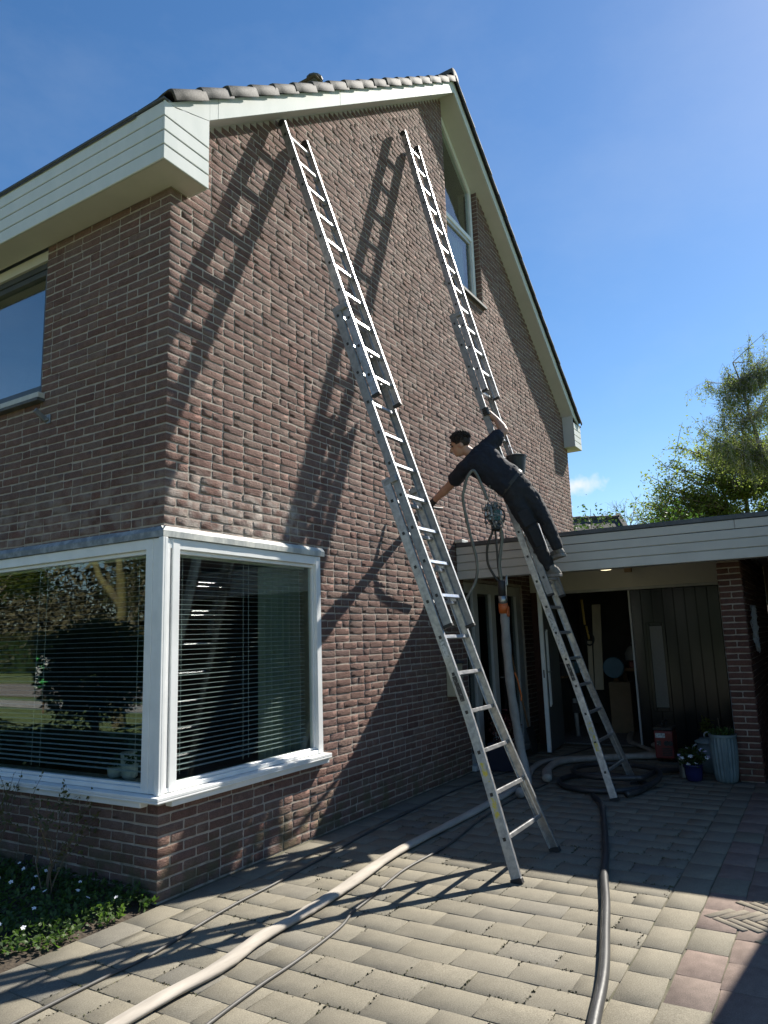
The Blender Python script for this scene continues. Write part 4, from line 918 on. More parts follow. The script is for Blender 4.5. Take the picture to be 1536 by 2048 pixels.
# ------------------------------------------------------------------ ladders
def ladder(label, ax0, ax1, ztop, k, y0, bow, xbow, base_w, foot_w, mid_w, top_w, zb_top, zm0, zm1, zt0, flare_z, stickers, seed):
    rg = random.Random(seed); c_, s_ = 1/math.sqrt(1+k*k), k/math.sqrt(1+k*k)
    nrm = Vector((0, -c_, s_)); upv = Vector(((ax1-ax0)/ztop*c_, s_, c_)).normalized()
    def P(z, w, n): 
        b = bow*4*(z/ztop)*(1-z/ztop)
        return Vector((ax0+(ax1-ax0)*z/ztop+w+xbow*4*(z/ztop)*(1-z/ztop), y0+k*z+b, z)) + nrm*n
    root = thing('extension_ladder', P(0, 0, 0), label, 'ladder', 'aluminium extension ladders against the gable')
    D, TH = 0.034, 0.0125                              # half depth, half thickness of a rail
    def rail(sec, sgn, zs, wf, n0, mat):
        mb = MB(); V = []; 
        for z in zs:
            w = sgn*wf(z)
            # channel section: web outside, two flanges inside
            pr = [(w+sgn*TH, -D), (w+sgn*TH, D), (w-sgn*TH, D), (w-sgn*TH, D-0.006), (w+sgn*(TH-0.006), D-0.008), (w+sgn*(TH-0.006), -D+0.008), (w-sgn*TH, -D+0.006), (w-sgn*TH, -D)]
            V += [P(z, a, n0+b) for a, b in pr]
        m_ = 8; F = []
        for i in range(len(zs)-1):
            for q in range(m_):
                f = (i*m_+q, i*m_+(q+1) % m_, (i+1)*m_+(q+1) % m_, (i+1)*m_+q); F.append(f if sgn > 0 else f[::-1])
        e0 = [(0,1,2,3), (0,3,4,5), (0,5,6,7)]
        e0 = [(0,1,4,5), (1,2,3,4), (0,5,6,7)]
        off = (len(zs)-1)*m_
        for e in e0: F.append(tuple(e[::-1]) if sgn > 0 else e); F.append(tuple(x+off for x in e) if sgn > 0 else tuple(x+off for x in e[::-1]))
        mb.add(V, F); return mb.build('rail', mat, sec, bevel=0.0015)
    def section(name, zs, wf, n0, rungs, mat, rmat, half):
        mid = P((zs[0]+zs[-1])/2, 0, n0)
        sec = bpy.data.objects.new(name, None); sec.empty_display_size = 0.05; col.objects.link(sec); hook(sec, mid, root)
        for sg in (-1, 1):
            r_ = rail(sec, sg, zs, wf, n0, mat)
            mb = MB()
            for z in rungs:                             # square rung ends showing in the outer faces
                p = P(z, sg*(wf(z)+TH+0.0012), n0); mb.obox(p, (0.0012, 0, 0), nrm*0.0105, upv*0.0115)
            mb.build('rung_end', 'black_rubber', sec, kind='stuff')
            mb = MB()
            for z in (zs[0],):                          # plastic end cap
                p = P(z, sg*wf(z), n0); mb.obox(p+upv*(-0.004), (TH+0.003, 0, 0), nrm*(D+0.003), upv*0.012)
            mb.build('end_cap', 'black_rubber', sec, bevel=0.003)
        for z in rungs:
            a, b = P(z, -wf(z)+TH*0.2, n0), P(z, wf(z)-TH*0.2, n0)
            t = (b-a); mb = MB(); pr = []
            for e in (a, b):
                for (q1, q2) in ((-0.0145, -0.011), (-0.0145, 0.011), (-0.008, 0.0145), (0.008, 0.0145), (0.0145, 0.011), (0.0145, -0.011), (0.008, -0.0145), (-0.008, -0.0145)):
                    pr.append(e + nrm*q1 + upv*q2)
            mb.add(pr, [(q, 8+q, 8+(q+1) % 8, (q+1) % 8) for q in range(8)] + [tuple(range(8)), tuple(range(15, 7, -1))])
            mb.build('rung', rmat, sec, bevel=0)
        return sec
    st = 0.256
    def rset(z0, z1, first): return [first+st*i for i in range(60) if z0+0.07 < first+st*i < z1-0.05]
    # sections from the wall outwards: base, middle, top
    dn_ = 0.074
    wb_ = lambda z: base_w/2 if z > flare_z else base_w/2+(foot_w-base_w)/2*((flare_z-z)/flare_z)**1.25
    zsb = [0.012]+[flare_z*i/8 for i in range(1, 9)]+[flare_z+(zb_top-flare_z)*i/6 for i in range(1, 7)]
    lin = lambda a, b, n=8: [a+(b-a)*i/n for i in range(n+1)]
    base = section('base_section', zsb, wb_, 0.0, rset(0, zb_top, 0.24), 'aluminium', 'alu_bright', base_w/2)
    midd = section('middle_section', lin(zm0, zm1), lambda z: mid_w/2, dn_, rset(zm0, zm1, 0.24+st*6+0.02), 'alu_dull', 'alu_bright', mid_w/2)
    tops = section('top_section', lin(zt0, ztop), lambda z: top_w/2, 2*dn_, rset(zt0, ztop, 0.24+st*12-0.03), 'aluminium', 'alu_bright', top_w/2)
    # wall rollers on the top ends, guide hooks, foot pads
    for sg in (-1, 1):
        p = P(ztop-0.015, sg*(top_w/2), 2*dn_-0.006); MB().lathe([(0.014, -0.014), (0.032, -0.014), (0.036, -0.008), (0.036, 0.008), (0.032, 0.014), (0.014, 0.014)], p, 16, axis='X').build('wall_roller', 'black_rubber', tops)
        for (zz, w, n0) in ((zb_top-0.03, base_w/2, dn_*0.5), (zm1-0.03, mid_w/2, dn_*1.5)):
            p = P(zz, sg*(w-0.004), n0); MB().obox(p, (TH+0.007, 0, 0), nrm*(dn_*0.5+D*0.6), upv*0.022).build('guide_bracket', 'alu_dull', base if zz == zb_top-0.03 else midd, bevel=0.004)
        p = P(0.0, sg*wb_(0), 0); MB().obox(p+upv*0.012, (TH+0.006, 0, 0), nrm*(D+0.005), upv*0.017).build('foot_pad', 'black_rubber', base, bevel=0.003)
        a, b = P(0.24+0.012, sg*(wb_(0.25)-0.03), 0.012), P(0.24+st-0.01, sg*(wb_(0.5)-0.028), 0.012)
        MB().tube([a, b], 0.005, 6).build('brace_rod', 'alu_bright', base)
    for (z0, z1, mt) in stickers:
        zz = [z0+(z1-z0)*i/4 for i in range(5)]; mb = MB(); V = []
        for z in zz:
            for q in (-0.017, 0.017): V.append(P(z, -(wb_(z)+TH+0.0016), q))
        mb.add(V, [(2*i, 2*i+2, 2*i+3, 2*i+1) for i in range(4)]); mb.build('sticker', mt, base)
    return P
P1 = ladder('aluminium extension ladder nearest the corner window, nobody on it', 1.640, 1.345, 5.98, 0.315, -1.80, 0.06, 0.07, 0.42, 0.735, 0.375, 0.325, 2.72, 1.58, 4.18, 3.37, 1.06,
            [(0.57, 0.69, 'sticker_yellow'), (0.36, 0.48, 'sticker_yellow'), (1.08, 1.25, 'sticker_black'), (1.38, 1.50, 'sticker_white')], 1)
P2 = ladder('aluminium extension ladder in front of the porch with the workman standing on it', 4.10, 3.55, 7.30, 0.256, -1.80, 0.10, 0.0, 0.42, 0.80, 0.375, 0.325, 3.15, 1.88, 4.98, 4.06, 1.06,
            [(0.42, 0.70, 'sticker_yellow'), (1.06, 1.22, 'sticker_black'), (1.32, 1.45, 'sticker_white'), (1.5, 1.72, 'sticker_white')], 2)
# ------------------------------------------------------------------ the workman
def V3(t): return Vector(t)
J = {k: Vector(v) for k, v in dict(head=(3.358, -0.606, 3.471), crown=(3.336, -0.599, 3.558), chin=(3.381, -0.600, 3.343), neck=(3.415, -0.704, 3.366), neck0=(3.424, -0.749, 3.339),
    shR=(3.509, -0.847, 3.441), elR=(3.651, -0.983, 3.616), wrR=(3.678, -0.900, 3.755), shL=(3.367, -0.656, 3.226), elL=(3.499, -0.395, 3.084), wrL=(3.619, -0.168, 2.991), haL=(3.658, -0.075, 2.944),
    chest=(3.426, -0.790, 3.300), belly=(3.479, -0.935, 3.152), waist=(3.549, -1.051, 3.038), pelvis=(3.595, -1.112, 2.934), hipN=(3.553, -1.080, 2.875), knN=(3.625, -1.225, 2.52), anN=(3.799, -1.303, 2.195),
    hipF=(3.656, -1.196, 2.917), knF=(3.687, -1.342, 2.636), anF=(3.760, -1.417, 2.383)).items()}
person = thing('person', (3.8, -1.3, 2.07), 'workman in dark T-shirt and work trousers leaning sideways off the ladder to reach the wall', 'person')
def caps(mb, pts, rad, n=12, sub=4):
    for i in range(len(pts)-1):
        a, b = Vector(pts[i]), Vector(pts[i+1]); ra, rb = rad[i], rad[i+1]
        mb.tube([a.lerp(b, t/sub) for t in range(sub+1)], [ra+(rb-ra)*t/sub for t in range(sub+1)], n)
    for p, r_ in zip(pts, rad): mb.sphere(p, r_*1.005, 12, 8)
def loft(mb, cs, side, ra, rb, n=20, cap=True):
    V = []; m_ = len(cs)
    for i, c in enumerate(cs):
        t = (cs[min(i+1, m_-1)]-cs[max(i-1, 0)]).normalized(); s_ = (side-t*side.dot(t)).normalized(); d = t.cross(s_)
        for k in range(n):
            q = 2*math.pi*k/n; cq, sq = math.cos(q), math.sin(q)
            V.append(c+s_*ra[i]*math.copysign(abs(cq)**0.85, cq)+d*rb[i]*math.copysign(abs(sq)**0.85, sq))
    F = [(i*n+k, i*n+(k+1) % n, (i+1)*n+(k+1) % n, (i+1)*n+k) for i in range(m_-1) for k in range(n)]
    if cap: F += [tuple(range(n-1, -1, -1)), tuple(range((m_-1)*n, m_*n))]
    mb.add(V, F)
def union(mb, name, mat, voxel, smooth_it, parent, wrinkle=0.0, wscale=0.1):
    o = mb.build(name, mat, parent, smooth=True)
    r_ = o.modifiers.new('remesh', 'REMESH'); r_.mode = 'VOXEL'; r_.voxel_size = voxel; r_.use_smooth_shade = True
    s_ = o.modifiers.new('smooth', 'SMOOTH'); s_.factor = 0.5; s_.iterations = smooth_it
    if wrinkle:
        t = bpy.data.textures.new(name+'_folds', 'CLOUDS'); t.noise_scale = wscale; t.noise_depth = 2
        d = o.modifiers.new('folds', 'DISPLACE'); d.texture = t; d.strength = wrinkle; d.mid_level = 0.5
        try: d.texture_coords = 'LOCAL'
        except Exception: pass
    dg = bpy.context.evaluated_depsgraph_get(); me = bpy.data.meshes.new_from_object(o.evaluated_get(dg)); o.modifiers.clear(); old = o.data; o.data = me; bpy.data.meshes.remove(old)
    return o
side = (J['shR']-J['shL']).normalized()
spine = [J['pelvis'], J['waist'], J['belly'], J['chest'], J['neck0']]
fdir = (-RIGHT*0.90-UP*0.36+FWD*0.16).normalized(); hup = (UP*0.93-RIGHT*0.34); hup = (hup-fdir*hup.dot(fdir)).normalized(); hsd = fdir.cross(hup)
HC = J['head']
def hp(f, s_, u_): return HC+fdir*f+hsd*s_+hup*u_
hrot = Matrix((fdir, hsd, hup)).transposed()
mb = MB()
loft(mb, spine+[J['neck0'].lerp(J['neck'], 0.5)], side, [0.145, 0.130, 0.135, 0.165, 0.085, 0.055], [0.095, 0.085, 0.09, 0.10, 0.07, 0.055])
caps(mb, [J['neck0'], J['neck'], hp(-0.025, 0, -0.06)], [0.062, 0.056, 0.055])
mb.sphere(hp(-0.012, 0, 0.022), 0.1, 20, 14, (0.96, 0.74, 0.90), hrot)         # skull
mb.sphere(hp(0.030, 0, -0.045), 0.1, 16, 12, (0.58, 0.56, 0.74), hrot)         # jaw and cheeks
mb.sphere(hp(0.064, 0, -0.090), 0.026, 10, 8, (1, 1.1, 0.9), hrot)             # chin
mb.sphere(hp(0.076, 0, 0.032), 0.03, 10, 8, (0.7, 1.6, 0.5), hrot)             # brow
caps(mb, [hp(0.082, 0, 0.012), hp(0.104, 0, -0.026), hp(0.092, 0, -0.036)], [0.012, 0.017, 0.014], 8, 2)   # nose
caps(mb, [hp(0.080, -0.016, -0.062), hp(0.086, 0, -0.061), hp(0.080, 0.016, -0.062)], [0.009, 0.011, 0.009], 8, 2)   # lips
for sg in (-1, 1): mb.sphere(hp(-0.010, sg*0.076, -0.012), 0.032, 10, 8, (0.62, 0.35, 1.0), hrot)   # ears
caps(mb, [J['shR'], J['elR'], J['wrR']], [0.058, 0.047, 0.034]); caps(mb, [J['shL'], J['elL'], J['wrL']], [0.058, 0.047, 0.034])
caps(mb, [J['elR'].lerp(J['wrR'], 0.3), J['elR'].lerp(J['wrR'], 0.6)], [0.050, 0.044]); caps(mb, [J['elL'].lerp(J['wrL'], 0.3), J['elL'].lerp(J['wrL'], 0.6)], [0.050, 0.043])
caps(mb, [J['pelvis'], J['hipN'], J['knN'], J['anN']], [0.09, 0.080, 0.055, 0.042]); caps(mb, [J['pelvis'], J['hipF'], J['knF'], J['anF']], [0.09, 0.080, 0.055, 0.042])
caps(mb, [J['wrR'], P2(3.80, -0.165, 0.11)], [0.033, 0.036]); caps(mb, [J['wrL'], J['haL']], [0.033, 0.036])
body = union(mb, 'body', 'skin', 0.009, 3, person)
for sg in (-1, 1):
    MB().sphere(hp(0.083, sg*0.030, 0.010), 0.011, 8, 6).build('eye', 'dark_steel', body, smooth=True)
    MB().tube([hp(0.093, sg*0.014, 0.031), hp(0.092, sg*0.030, 0.037), hp(0.080, sg*0.047, 0.032)], 0.0055, 6).build('eyebrow', 'hair', body)
# hair: cap of short tousled locks
mb = MB()
mb.sphere(hp(-0.020, 0, 0.034), 0.1, 20, 14, (1.02, 0.82, 0.93), hrot)
hr = random.Random(4)
for i in range(750):
    a, b = hr.uniform(0, 2*math.pi), hr.uniform(0.0, 1.0)
    d = Vector((math.cos(a)*math.sqrt(1-b*b)*1.0, math.sin(a)*math.sqrt(1-b*b)*0.8, b*0.92))
    if d.x > 0.75 and d.z < 0.55: continue
    p = Vector((-0.020, 0, 0.034))+d*0.095; q = p+Vector((d.x*0.6+hr.gauss(0, 0.3)+0.3, d.y*0.6+hr.gauss(0, 0.3), d.z*0.8+hr.gauss(0, 0.25))).normalized()*hr.uniform(0.02, 0.036)
    mb.tube([hp(*p), hp(*q)], [0.0065, 0.002], 4)
hair = mb
cut = []                                                # keep hair off the face: drop faces in front of the hairline
keepF = []
for f in hair.f:
    c = sum((Vector(hair.v[i]) for i in f), Vector())/len(f)-HC
    x, z, y = c.dot(fdir), c.dot(hup), abs(c.dot(hsd))
    hairline = 0.052 if x > 0.045 else (0.012 if x > 0.005 else (-0.045 if x > -0.055 else -0.075))
    if z > hairline and not (-0.03 < x < 0.02 and y > 0.06 and z < 0.02): keepF.append(f)
hair.f = keepF; hair.build('hair', 'hair', person, smooth=True)
# T-shirt
mb = MB()
loft(mb, [J['waist'].lerp(J['pelvis'], 0.25), J['waist'].lerp(J['belly'], 0.2), J['belly'], J['belly'].lerp(J['chest'], 0.55), J['chest'], J['chest'].lerp(J['neck0'], 0.55), J['neck0'], J['neck0'].lerp(J['neck'], 0.35)], side,
     [0.165, 0.168, 0.165, 0.180, 0.188, 0.155, 0.095, 0.070], [0.125, 0.125, 0.122, 0.125, 0.125, 0.105, 0.082, 0.070], 24)
for a, b in (('shR', 'elR'), ('shL', 'elL')):
    e = J[a].lerp(J[b], 0.62); caps(mb, [J['chest'].lerp(J['neck0'], 0.5), J[a], e], [0.105, 0.084, 0.079])
shirt = union(mb, 't_shirt', 'navy_cotton', 0.010, 4, person, 0.030, 0.075)
# trousers, belt, pockets
mb = MB()
loft(mb, [J['waist'].lerp(J['belly'], 0.02), J['waist'].lerp(J['pelvis'], 0.5), J['pelvis'], J['pelvis']+(J['pelvis']-J['waist'])*0.55], side, [0.150, 0.158, 0.165, 0.13], [0.115, 0.12, 0.125, 0.10], 24)
for h, k_, a in (('hipN', 'knN', 'anN'), ('hipF', 'knF', 'anF')):
    caps(mb, [J['pelvis'].lerp(J[h], 0.6), J[h].lerp(J[k_], 0.15), J[k_], J[k_].lerp(J[a], 0.45), J[a]+(J[a]-J[k_])*0.02], [0.108, 0.098, 0.074, 0.068, 0.062])
trs = union(mb, 'trousers', 'work_trousers', 0.010, 4, person, 0.022, 0.06)
for h, k_ in (('hipN', 'knN'),):
    c = J[h].lerp(J[k_], 0.62); t = (J[k_]-J[h]).normalized(); outw = (-FWD-t*(-FWD).dot(t)).normalized(); sd = t.cross(outw)
    MB().obox(c+outw*0.080, sd*0.062, outw*0.012, t*0.085).build('thigh_pocket', 'work_trousers', trs, bevel=0.008, seg=2)
    c = J['knN'].lerp(J['anN'], 0.12); t = (J['anN']-J['knN']).normalized(); outw = (-FWD-t*(-FWD).dot(t)).normalized(); sd = t.cross(outw)
    MB().obox(c+outw*0.064, sd*0.048, outw*0.010, t*0.10).build('knee_pad', 'work_trousers', trs, bevel=0.008, seg=2)
mb = MB(); c0 = J['waist'].lerp(J['belly'], -0.05)
loft(mb, [c0-(J['belly']-J['waist']).normalized()*0.018, c0+(J['belly']-J['waist']).normalized()*0.018], side, [0.168, 0.168], [0.130, 0.130], 24)
mb.build('belt', 'black_rubber', person)
# shoes: last-shaped lofts
def shoe(heel, toe, ankle):
    heel, toe = Vector(heel), Vector(toe); t = (toe-heel).normalized(); upn = (Vector((0, 0, 1))-t*t.z).normalized(); sd = t.cross(upn); Ls = 0.285
    ctr = (heel+toe)/2; st = ctr-t*Ls/2
    prof = [(0.0, 0.028, 0.030), (0.03, 0.036, 0.075), (0.08, 0.040, 0.088), (0.13, 0.038, 0.075), (0.18, 0.046, 0.058), (0.23, 0.047, 0.045), (0.27, 0.034, 0.036), (0.285, 0.014, 0.026)]
    def rings(zlo, hs, wx, n=14):
        V = []
        for (s_, w, h) in prof:
            hh = h*hs
            for k in range(n):
                q = 2*math.pi*k/n; x = math.cos(q)*w*wx; z = math.sin(q)
                V.append(st+t*s_+sd*x+upn*(zlo+(hh*z if z > 0 else 0.0*z)))
        m_ = len(prof); F = [(i*n+k, i*n+(k+1) % n, (i+1)*n+(k+1) % n, (i+1)*n+k) for i in range(m_-1) for k in range(n)]+[tuple(range(n-1, -1, -1)), tuple(range((m_-1)*n, m_*n))]
        return V, F
    up_ = MB().add(*rings(0.026, 1.0, 1.0)).build('shoe', 'shoe_upper', person, smooth=True)
    V = []; outl = [(s_, w*1.08) for s_, w, h in prof]
    poly = [st+t*(s_-0.004)+sd*w for s_, w in outl]+[st+t*(s_-0.004)-sd*w for s_, w in reversed(outl)]
    MB().prism(poly, upn*0.030).build('shoe_sole', 'shoe_sole', up_, bevel=0.004)
    caps_ = MB(); caps(caps_, [st+t*0.065+upn*0.06, Vector(ankle)], [0.046, 0.050]); caps_.build('shoe_collar', 'shoe_upper', up_, smooth=True)
shoe((3.790, -1.425, 2.070), (3.850, -1.150, 2.070), J['anN'])
shoe((3.745, -1.480, 2.262), (3.900, -1.270, 2.240), J['anF'])
# gloves
def glove(palm0, palm1, fingers, thumb, name='glove'):
    mb = MB(); caps(mb, [palm0, palm1], [0.036, 0.041]); 
    for f in fingers: caps(mb, f, [0.0115, 0.011, 0.0105, 0.009][:len(f)], 8, 2)
    caps(mb, thumb, [0.014, 0.0125, 0.010][:len(thumb)], 8, 2)
    return union(mb, name, 'black_rubber', 0.005, 2, person)
rc = lambda z: P2(z, -0.1875, 0.074)                    # the rail under his right hand
rx = Vector((1, 0, 0)); ln = Vector((0, -0.973, 0.23)); fing = []
for i in range(4):
    z = 3.792+0.023*i; c = rc(z); ln_ = [1.0, 1.05, 1.0, 0.88][i]
    fing.append([c+rx*0.045+ln*0.035, c+rx*0.0+ln*0.052, c-rx*0.032*ln_+ln*0.035, c-rx*0.030*ln_-ln*0.008])
glove(J['wrR'].lerp(rc(3.8)+rx*0.05+ln*0.02, 0.35), rc(3.825)+rx*0.050+ln*0.012, fing, [rc(3.79)+rx*0.045-ln*0.01, rc(3.775)+rx*0.02-ln*0.042, rc(3.77)-rx*0.015-ln*0.045])
d = (J['haL']-J['wrL']).normalized(); s2 = d.cross(Vector((0, 0, 1))).normalized(); u2 = s2.cross(d); fing = []
for i in range(4):
    o_ = s2*(-0.03+0.02*i); k_ = [0.85, 1, 0.97, 0.8][i]; b = J['haL']+o_
    fing.append([b, b+d*0.030*k_-u2*0.012, b+d*0.038*k_-u2*0.035, b+d*0.018*k_-u2*0.050])
glove(J['wrL'].lerp(J['haL'], 0.25), J['haL'], fing, [J['wrL'].lerp(J['haL'], 0.5)-s2*0.03, J['haL']-s2*0.045-u2*0.02, J['haL']-s2*0.03-u2*0.045+d*0.02])
# ------------------------------------------------------------------ tools, hoses, bucket
gx = J['haL']-u2*0.035
lance = thing('injection_lance', gx, 'short black injection lance in the workman\'s lower gloved hand at the wall', 'tool')
MB().tube([gx-s2*0.10+d*0.0, gx+s2*0.02, gx+s2*0.16-d*0.0], 0.013, 10).build('lance_tube', 'black_rubber', lance, smooth=True)
MB().tube([gx-s2*0.10, Vector((gx-s2*0.16).to_tuple())+Vector((0, 0.03, -0.01))], [0.016, 0.008], 10).build('nozzle', 'steel', lance, smooth=True)

bk = Vector((3.842, -1.03, 3.185)); bup = Vector((0.02, 0.0, 1)).normalized()
bucket = thing('bucket', bk, 'black plastic bucket with grey mortar hanging on the ladder behind the workman', 'bucket')
mb = MB(); n = 20; prof = [(0.0, 0.0), (0.076, 0.0), (0.100, 0.175), (0.109, 0.177), (0.109, 0.190), (0.097, 0.190), (0.090, 0.155), (0.0, 0.155)]
mb.lathe(prof[:-1], bk, n, cap=True); mb.build('bucket_shell', 'bucket_plastic', bucket, smooth=False)
mb = MB(); mb.lathe([(0.092, 0.172), (0.080, 0.196), (0.05, 0.214), (0.0, 0.218)], bk, 14, cap=False); mb.build('mortar_heap', 'cement', bucket, smooth=True)
MB().tube([bk+Vector((0.118*math.cos(t), 0.118*math.sin(t)*0.2+0.05*math.sin(t), 0.20+0.115*math.sin(t))) for t in np.linspace(0, math.pi, 12)], 0.003, 6).build('bail_handle', 'steel', bucket)

tb = Vector((3.424, -0.893, 2.56))
tool = thing('hanging_valve_unit', tb, 'cluster of valves, wires and couplings hanging on chains below the workman', 'valve unit')
tr = random.Random(12); ex = RIGHT; ez = Vector((0.12, 0.02, 1)).normalized(); ey = ez.cross(ex).normalized()
def tp(a, b, c): return tb+ex*a+ey*b+ez*c
MB().obox(tp(0.005, 0, 0.15), ex*0.040, ey*0.030, ez*0.075).build('frame_plate', 'dark_steel', tool, bevel=0.006)
MB().obox(tp(0.03, -0.055, 0.13), ex*0.030, ey*0.02, ez*0.055).build('valve_block', 'green_plastic', tool, bevel=0.005)
MB().obox(tp(0.025, 0.0, 0.035), ex*0.042, ey*0.04, ez*0.045).build('coupling_box', 'bucket_plastic', tool, bevel=0.006)
MB().obox(tp(0.0, 0.0, 0.245), ex*0.055, ey*0.012, ez*0.012).build('hanger_bar', 'steel', tool, bevel=0.003)
MB().tube([tp(-0.11, 0, 0.205), tp(-0.05, 0, 0.222), tp(0.0, 0, 0.23)], [0.016, 0.018, 0.014], 10).build('inlet_pipe', 'galvanised', tool, smooth=True)
for i in range(34):
    a, b, c = tr.uniform(-0.085, 0.075), tr.choice((-0.06, -0.055, 0.05)), tr.uniform(0.05, 0.24)
    MB().lathe([(0.006, -0.02), (0.014, -0.018), (0.014, 0.005), (0.009, 0.008), (0.009, 0.022)], tp(a, b, c), 8, axis=tr.choice('XYZ')).build('fitting', tr.choice(('steel', 'steel', 'dark_steel', 'galvanised')), tool)
for i in range(22):
    a = [tp(tr.uniform(-0.10, 0.09), tr.uniform(-0.09, -0.03), tr.uniform(0.0, 0.27)) for _ in range(4)]
    MB().tube(spline(a, 6), 0.0045, 5).build('wire', tr.choice(('cable', 'cable', 'hose_pvc', 'steel')), tool, smooth=True)
MB().tube(spline([tp(0.06, -0.03, 0.22), tp(0.105, -0.03, 0.17), tp(0.10, -0.03, 0.08), tp(0.05, -0.03, 0.03)], 8), 0.009, 8).build('wire', 'cable', tool, smooth=True)
ctop = [Vector((3.403, -0.905, 3.085)), Vector((3.425, -0.915, 3.07))]
for k in range(2):
    a, b = tp(-0.045+0.09*k, 0, 0.25), ctop[k]
    nl = 13
    for i in range(nl):                                 # chain links
        p, q = a.lerp(b, i/nl), a.lerp(b, (i+1.25)/nl); w = (ex if i % 2 else ey)*0.007
        MB().tube([p-w, p.lerp(q, 0.5)-w*1.3, q-w, q+w, p.lerp(q, 0.5)+w*1.3, p+w, p-w], 0.0022, 4, cap=False).build('chain_link', 'steel', tool)

def hose(name, label, pts, r_, mat, n=10, sub=8, cat='hose', flat=1.0, group=None, up=None, rad=None):
    P_ = spline(pts, sub)
    rr = rad(len(P_)) if rad else r_
    o = MB().tube(P_, rr, n, flat=flat, up=up).build(name, mat, None, smooth=True)
    return put_props(o, label, cat, group)
hose('looped_hose', 'thin grey hose looping from the valve unit past the workman\'s arm', [(3.376, -0.869, 2.86), (3.337, -0.838, 2.985), (3.290, -0.800, 3.118), (3.262, -0.770, 3.150), (3.243, -0.720, 3.085), (3.240, -0.685, 2.98), (3.251, -0.656, 2.864), (3.322, -0.672, 2.565), (3.400, -0.702, 2.266), (3.423, -0.674, 2.069), (3.402, -0.580, 1.898), (3.46, -0.433, 1.73), (3.52, -0.36, 1.62)], 0.0155, 'hose_pvc')
hose('control_cable', 'thin black cable bowing out below the valve unit', [(3.446, -0.873, 2.60), (3.446, -0.868, 2.53), (3.437, -0.815, 2.411), (3.462, -0.795, 2.237), (3.515, -0.838, 2.097), (3.556, -0.880, 2.03)], 0.0125, 'cable')
hose('twin_hose', 'paired grey hoses hanging straight down from the valve unit', [(3.464, -0.923, 2.63), (3.502, -0.948, 2.505), (3.516, -0.920, 2.357), (3.527, -0.890, 2.209), (3.557, -0.892, 2.04)], 0.018, 'hose_pvc')
hose('twin_hose', 'thin black hose hanging straight down behind the paired grey hose', [(3.480, -0.880, 2.62), (3.492, -0.885, 2.505), (3.500, -0.885, 2.357), (3.520, -0.880, 2.209), (3.557, -0.880, 2.06)], 0.011, 'cable')
hose('wall_hose', 'short grey hose arching against the gable left of the porch fascia', [(3.03, -0.07, 2.82), (3.12, -0.12, 2.85), (3.30, -0.22, 2.83), (3.45, -0.25, 2.70), (3.54, -0.22, 2.52), (3.58, -0.16, 2.30), (3.58, -0.10, 2.1)], 0.015, 'hose_pvc')
# fat fabric hose hanging from a clamp
fh = thing('hanging_hose', (3.75, -0.95, 0.03), 'fat grey fabric hose hanging down to the paving below an orange strap', 'hose')
FP = spline([(3.600, -0.876, 1.80), (3.608, -0.873, 1.753), (3.627, -0.875, 1.663), (3.677, -0.857, 1.366), (3.750, -0.845, 0.969), (3.824, -0.851, 0.621), (3.842, -0.882, 0.331), (3.80, -0.93, 0.14), (3.66, -0.98, 0.06), (3.45, -0.99, 0.055)], 8)
nfp = len(FP); MB().tube(FP, [0.033+0.011*min(1, i/14)+0.003*math.sin(i*0.9) for i in range(nfp)], 16).build('hose_body', 'hose_grey', fh, smooth=True)
MB().tube([(3.557, -0.890, 2.06), (3.585, -0.882, 1.90)], [0.038, 0.040], 14).build('rubber_sleeve', 'black_rubber', fh, smooth=True)
MB().tube([(3.585, -0.882, 1.905), (3.597, -0.878, 1.815)], 0.044, 14).build('steel_clamp', 'galvanised', fh, smooth=True)
MB().tube([(3.594, -0.878, 1.83), (3.610, -0.873, 1.735)], 0.0475, 14).build('orange_strap', 'orange', fh, smooth=True)
MB().tube(spline([(3.60, -0.93, 1.80), (3.56, -0.93, 1.72), (3.60, -0.93, 1.70), (3.61, -0.93, 1.79)], 6), 0.006, 6).build('strap_loop', 'orange', fh, smooth=True)
MB().tube(spline([(3.735, -0.90, 1.14), (3.76, -0.92, 1.06), (3.765, -0.93, 0.99), (3.79, -0.935, 0.92), (3.785, -0.93, 0.86)], 6), 0.007, 6).build('strap_tail', 'orange', fh, smooth=True)
MB().tube(spline([(3.57, -0.94, 2.10), (3.55, -0.94, 2.02), (3.555, -0.935, 1.92), (3.58, -0.93, 1.85)], 6), 0.006, 6).build('safety_wire', 'steel', fh, smooth=True)
MB().obox((3.585, -0.94, 2.06), (0.006, 0, 0), (0, 0.006, 0), (0.0, 0, 0.055)).build('snap_hook', 'galvanised', fh, bevel=0.003)

# canvas hose along the paving
ch_pts = [(-3.6, -1.10, 0.05), (-2.2, -1.02, 0.05), (-0.96, -0.975, 0.05), (-0.51, -0.985, 0.05), (-0.14, -0.935, 0.05), (0.2, -0.93, 0.05), (0.69, -0.90, 0.05), (1.44, -0.82, 0.05), (2.28, -0.83, 0.05), (3.34, -0.83, 0.05), (4.1, -0.78, 0.055), (4.9, -0.60, 0.06), (5.45, -0.62, 0.07), (5.75, -0.95, 0.06), (6.02, -1.38, 0.06), (6.35, -1.62, 0.06), (6.75, -1.42, 0.065), (7.2, -1.15, 0.06), (8.2, -0.95, 0.06)]
cr_ = random.Random(3)
CP = spline(ch_pts, 10); CP = [Vector((p.x, p.y, 0.023+0.001*math.sin(i*0.35))) for i, p in enumerate(CP)]
ch_o = MB().tube(CP, [0.041+0.003*math.sin(i*0.23)+0.002*math.sin(i*0.61+1)+cr_.gauss(0, 0.0009) for i in range(len(CP))], 18, flat=0.55, up=(0, 0, 1)).build('canvas_hose', 'hose_canvas', None, smooth=True)
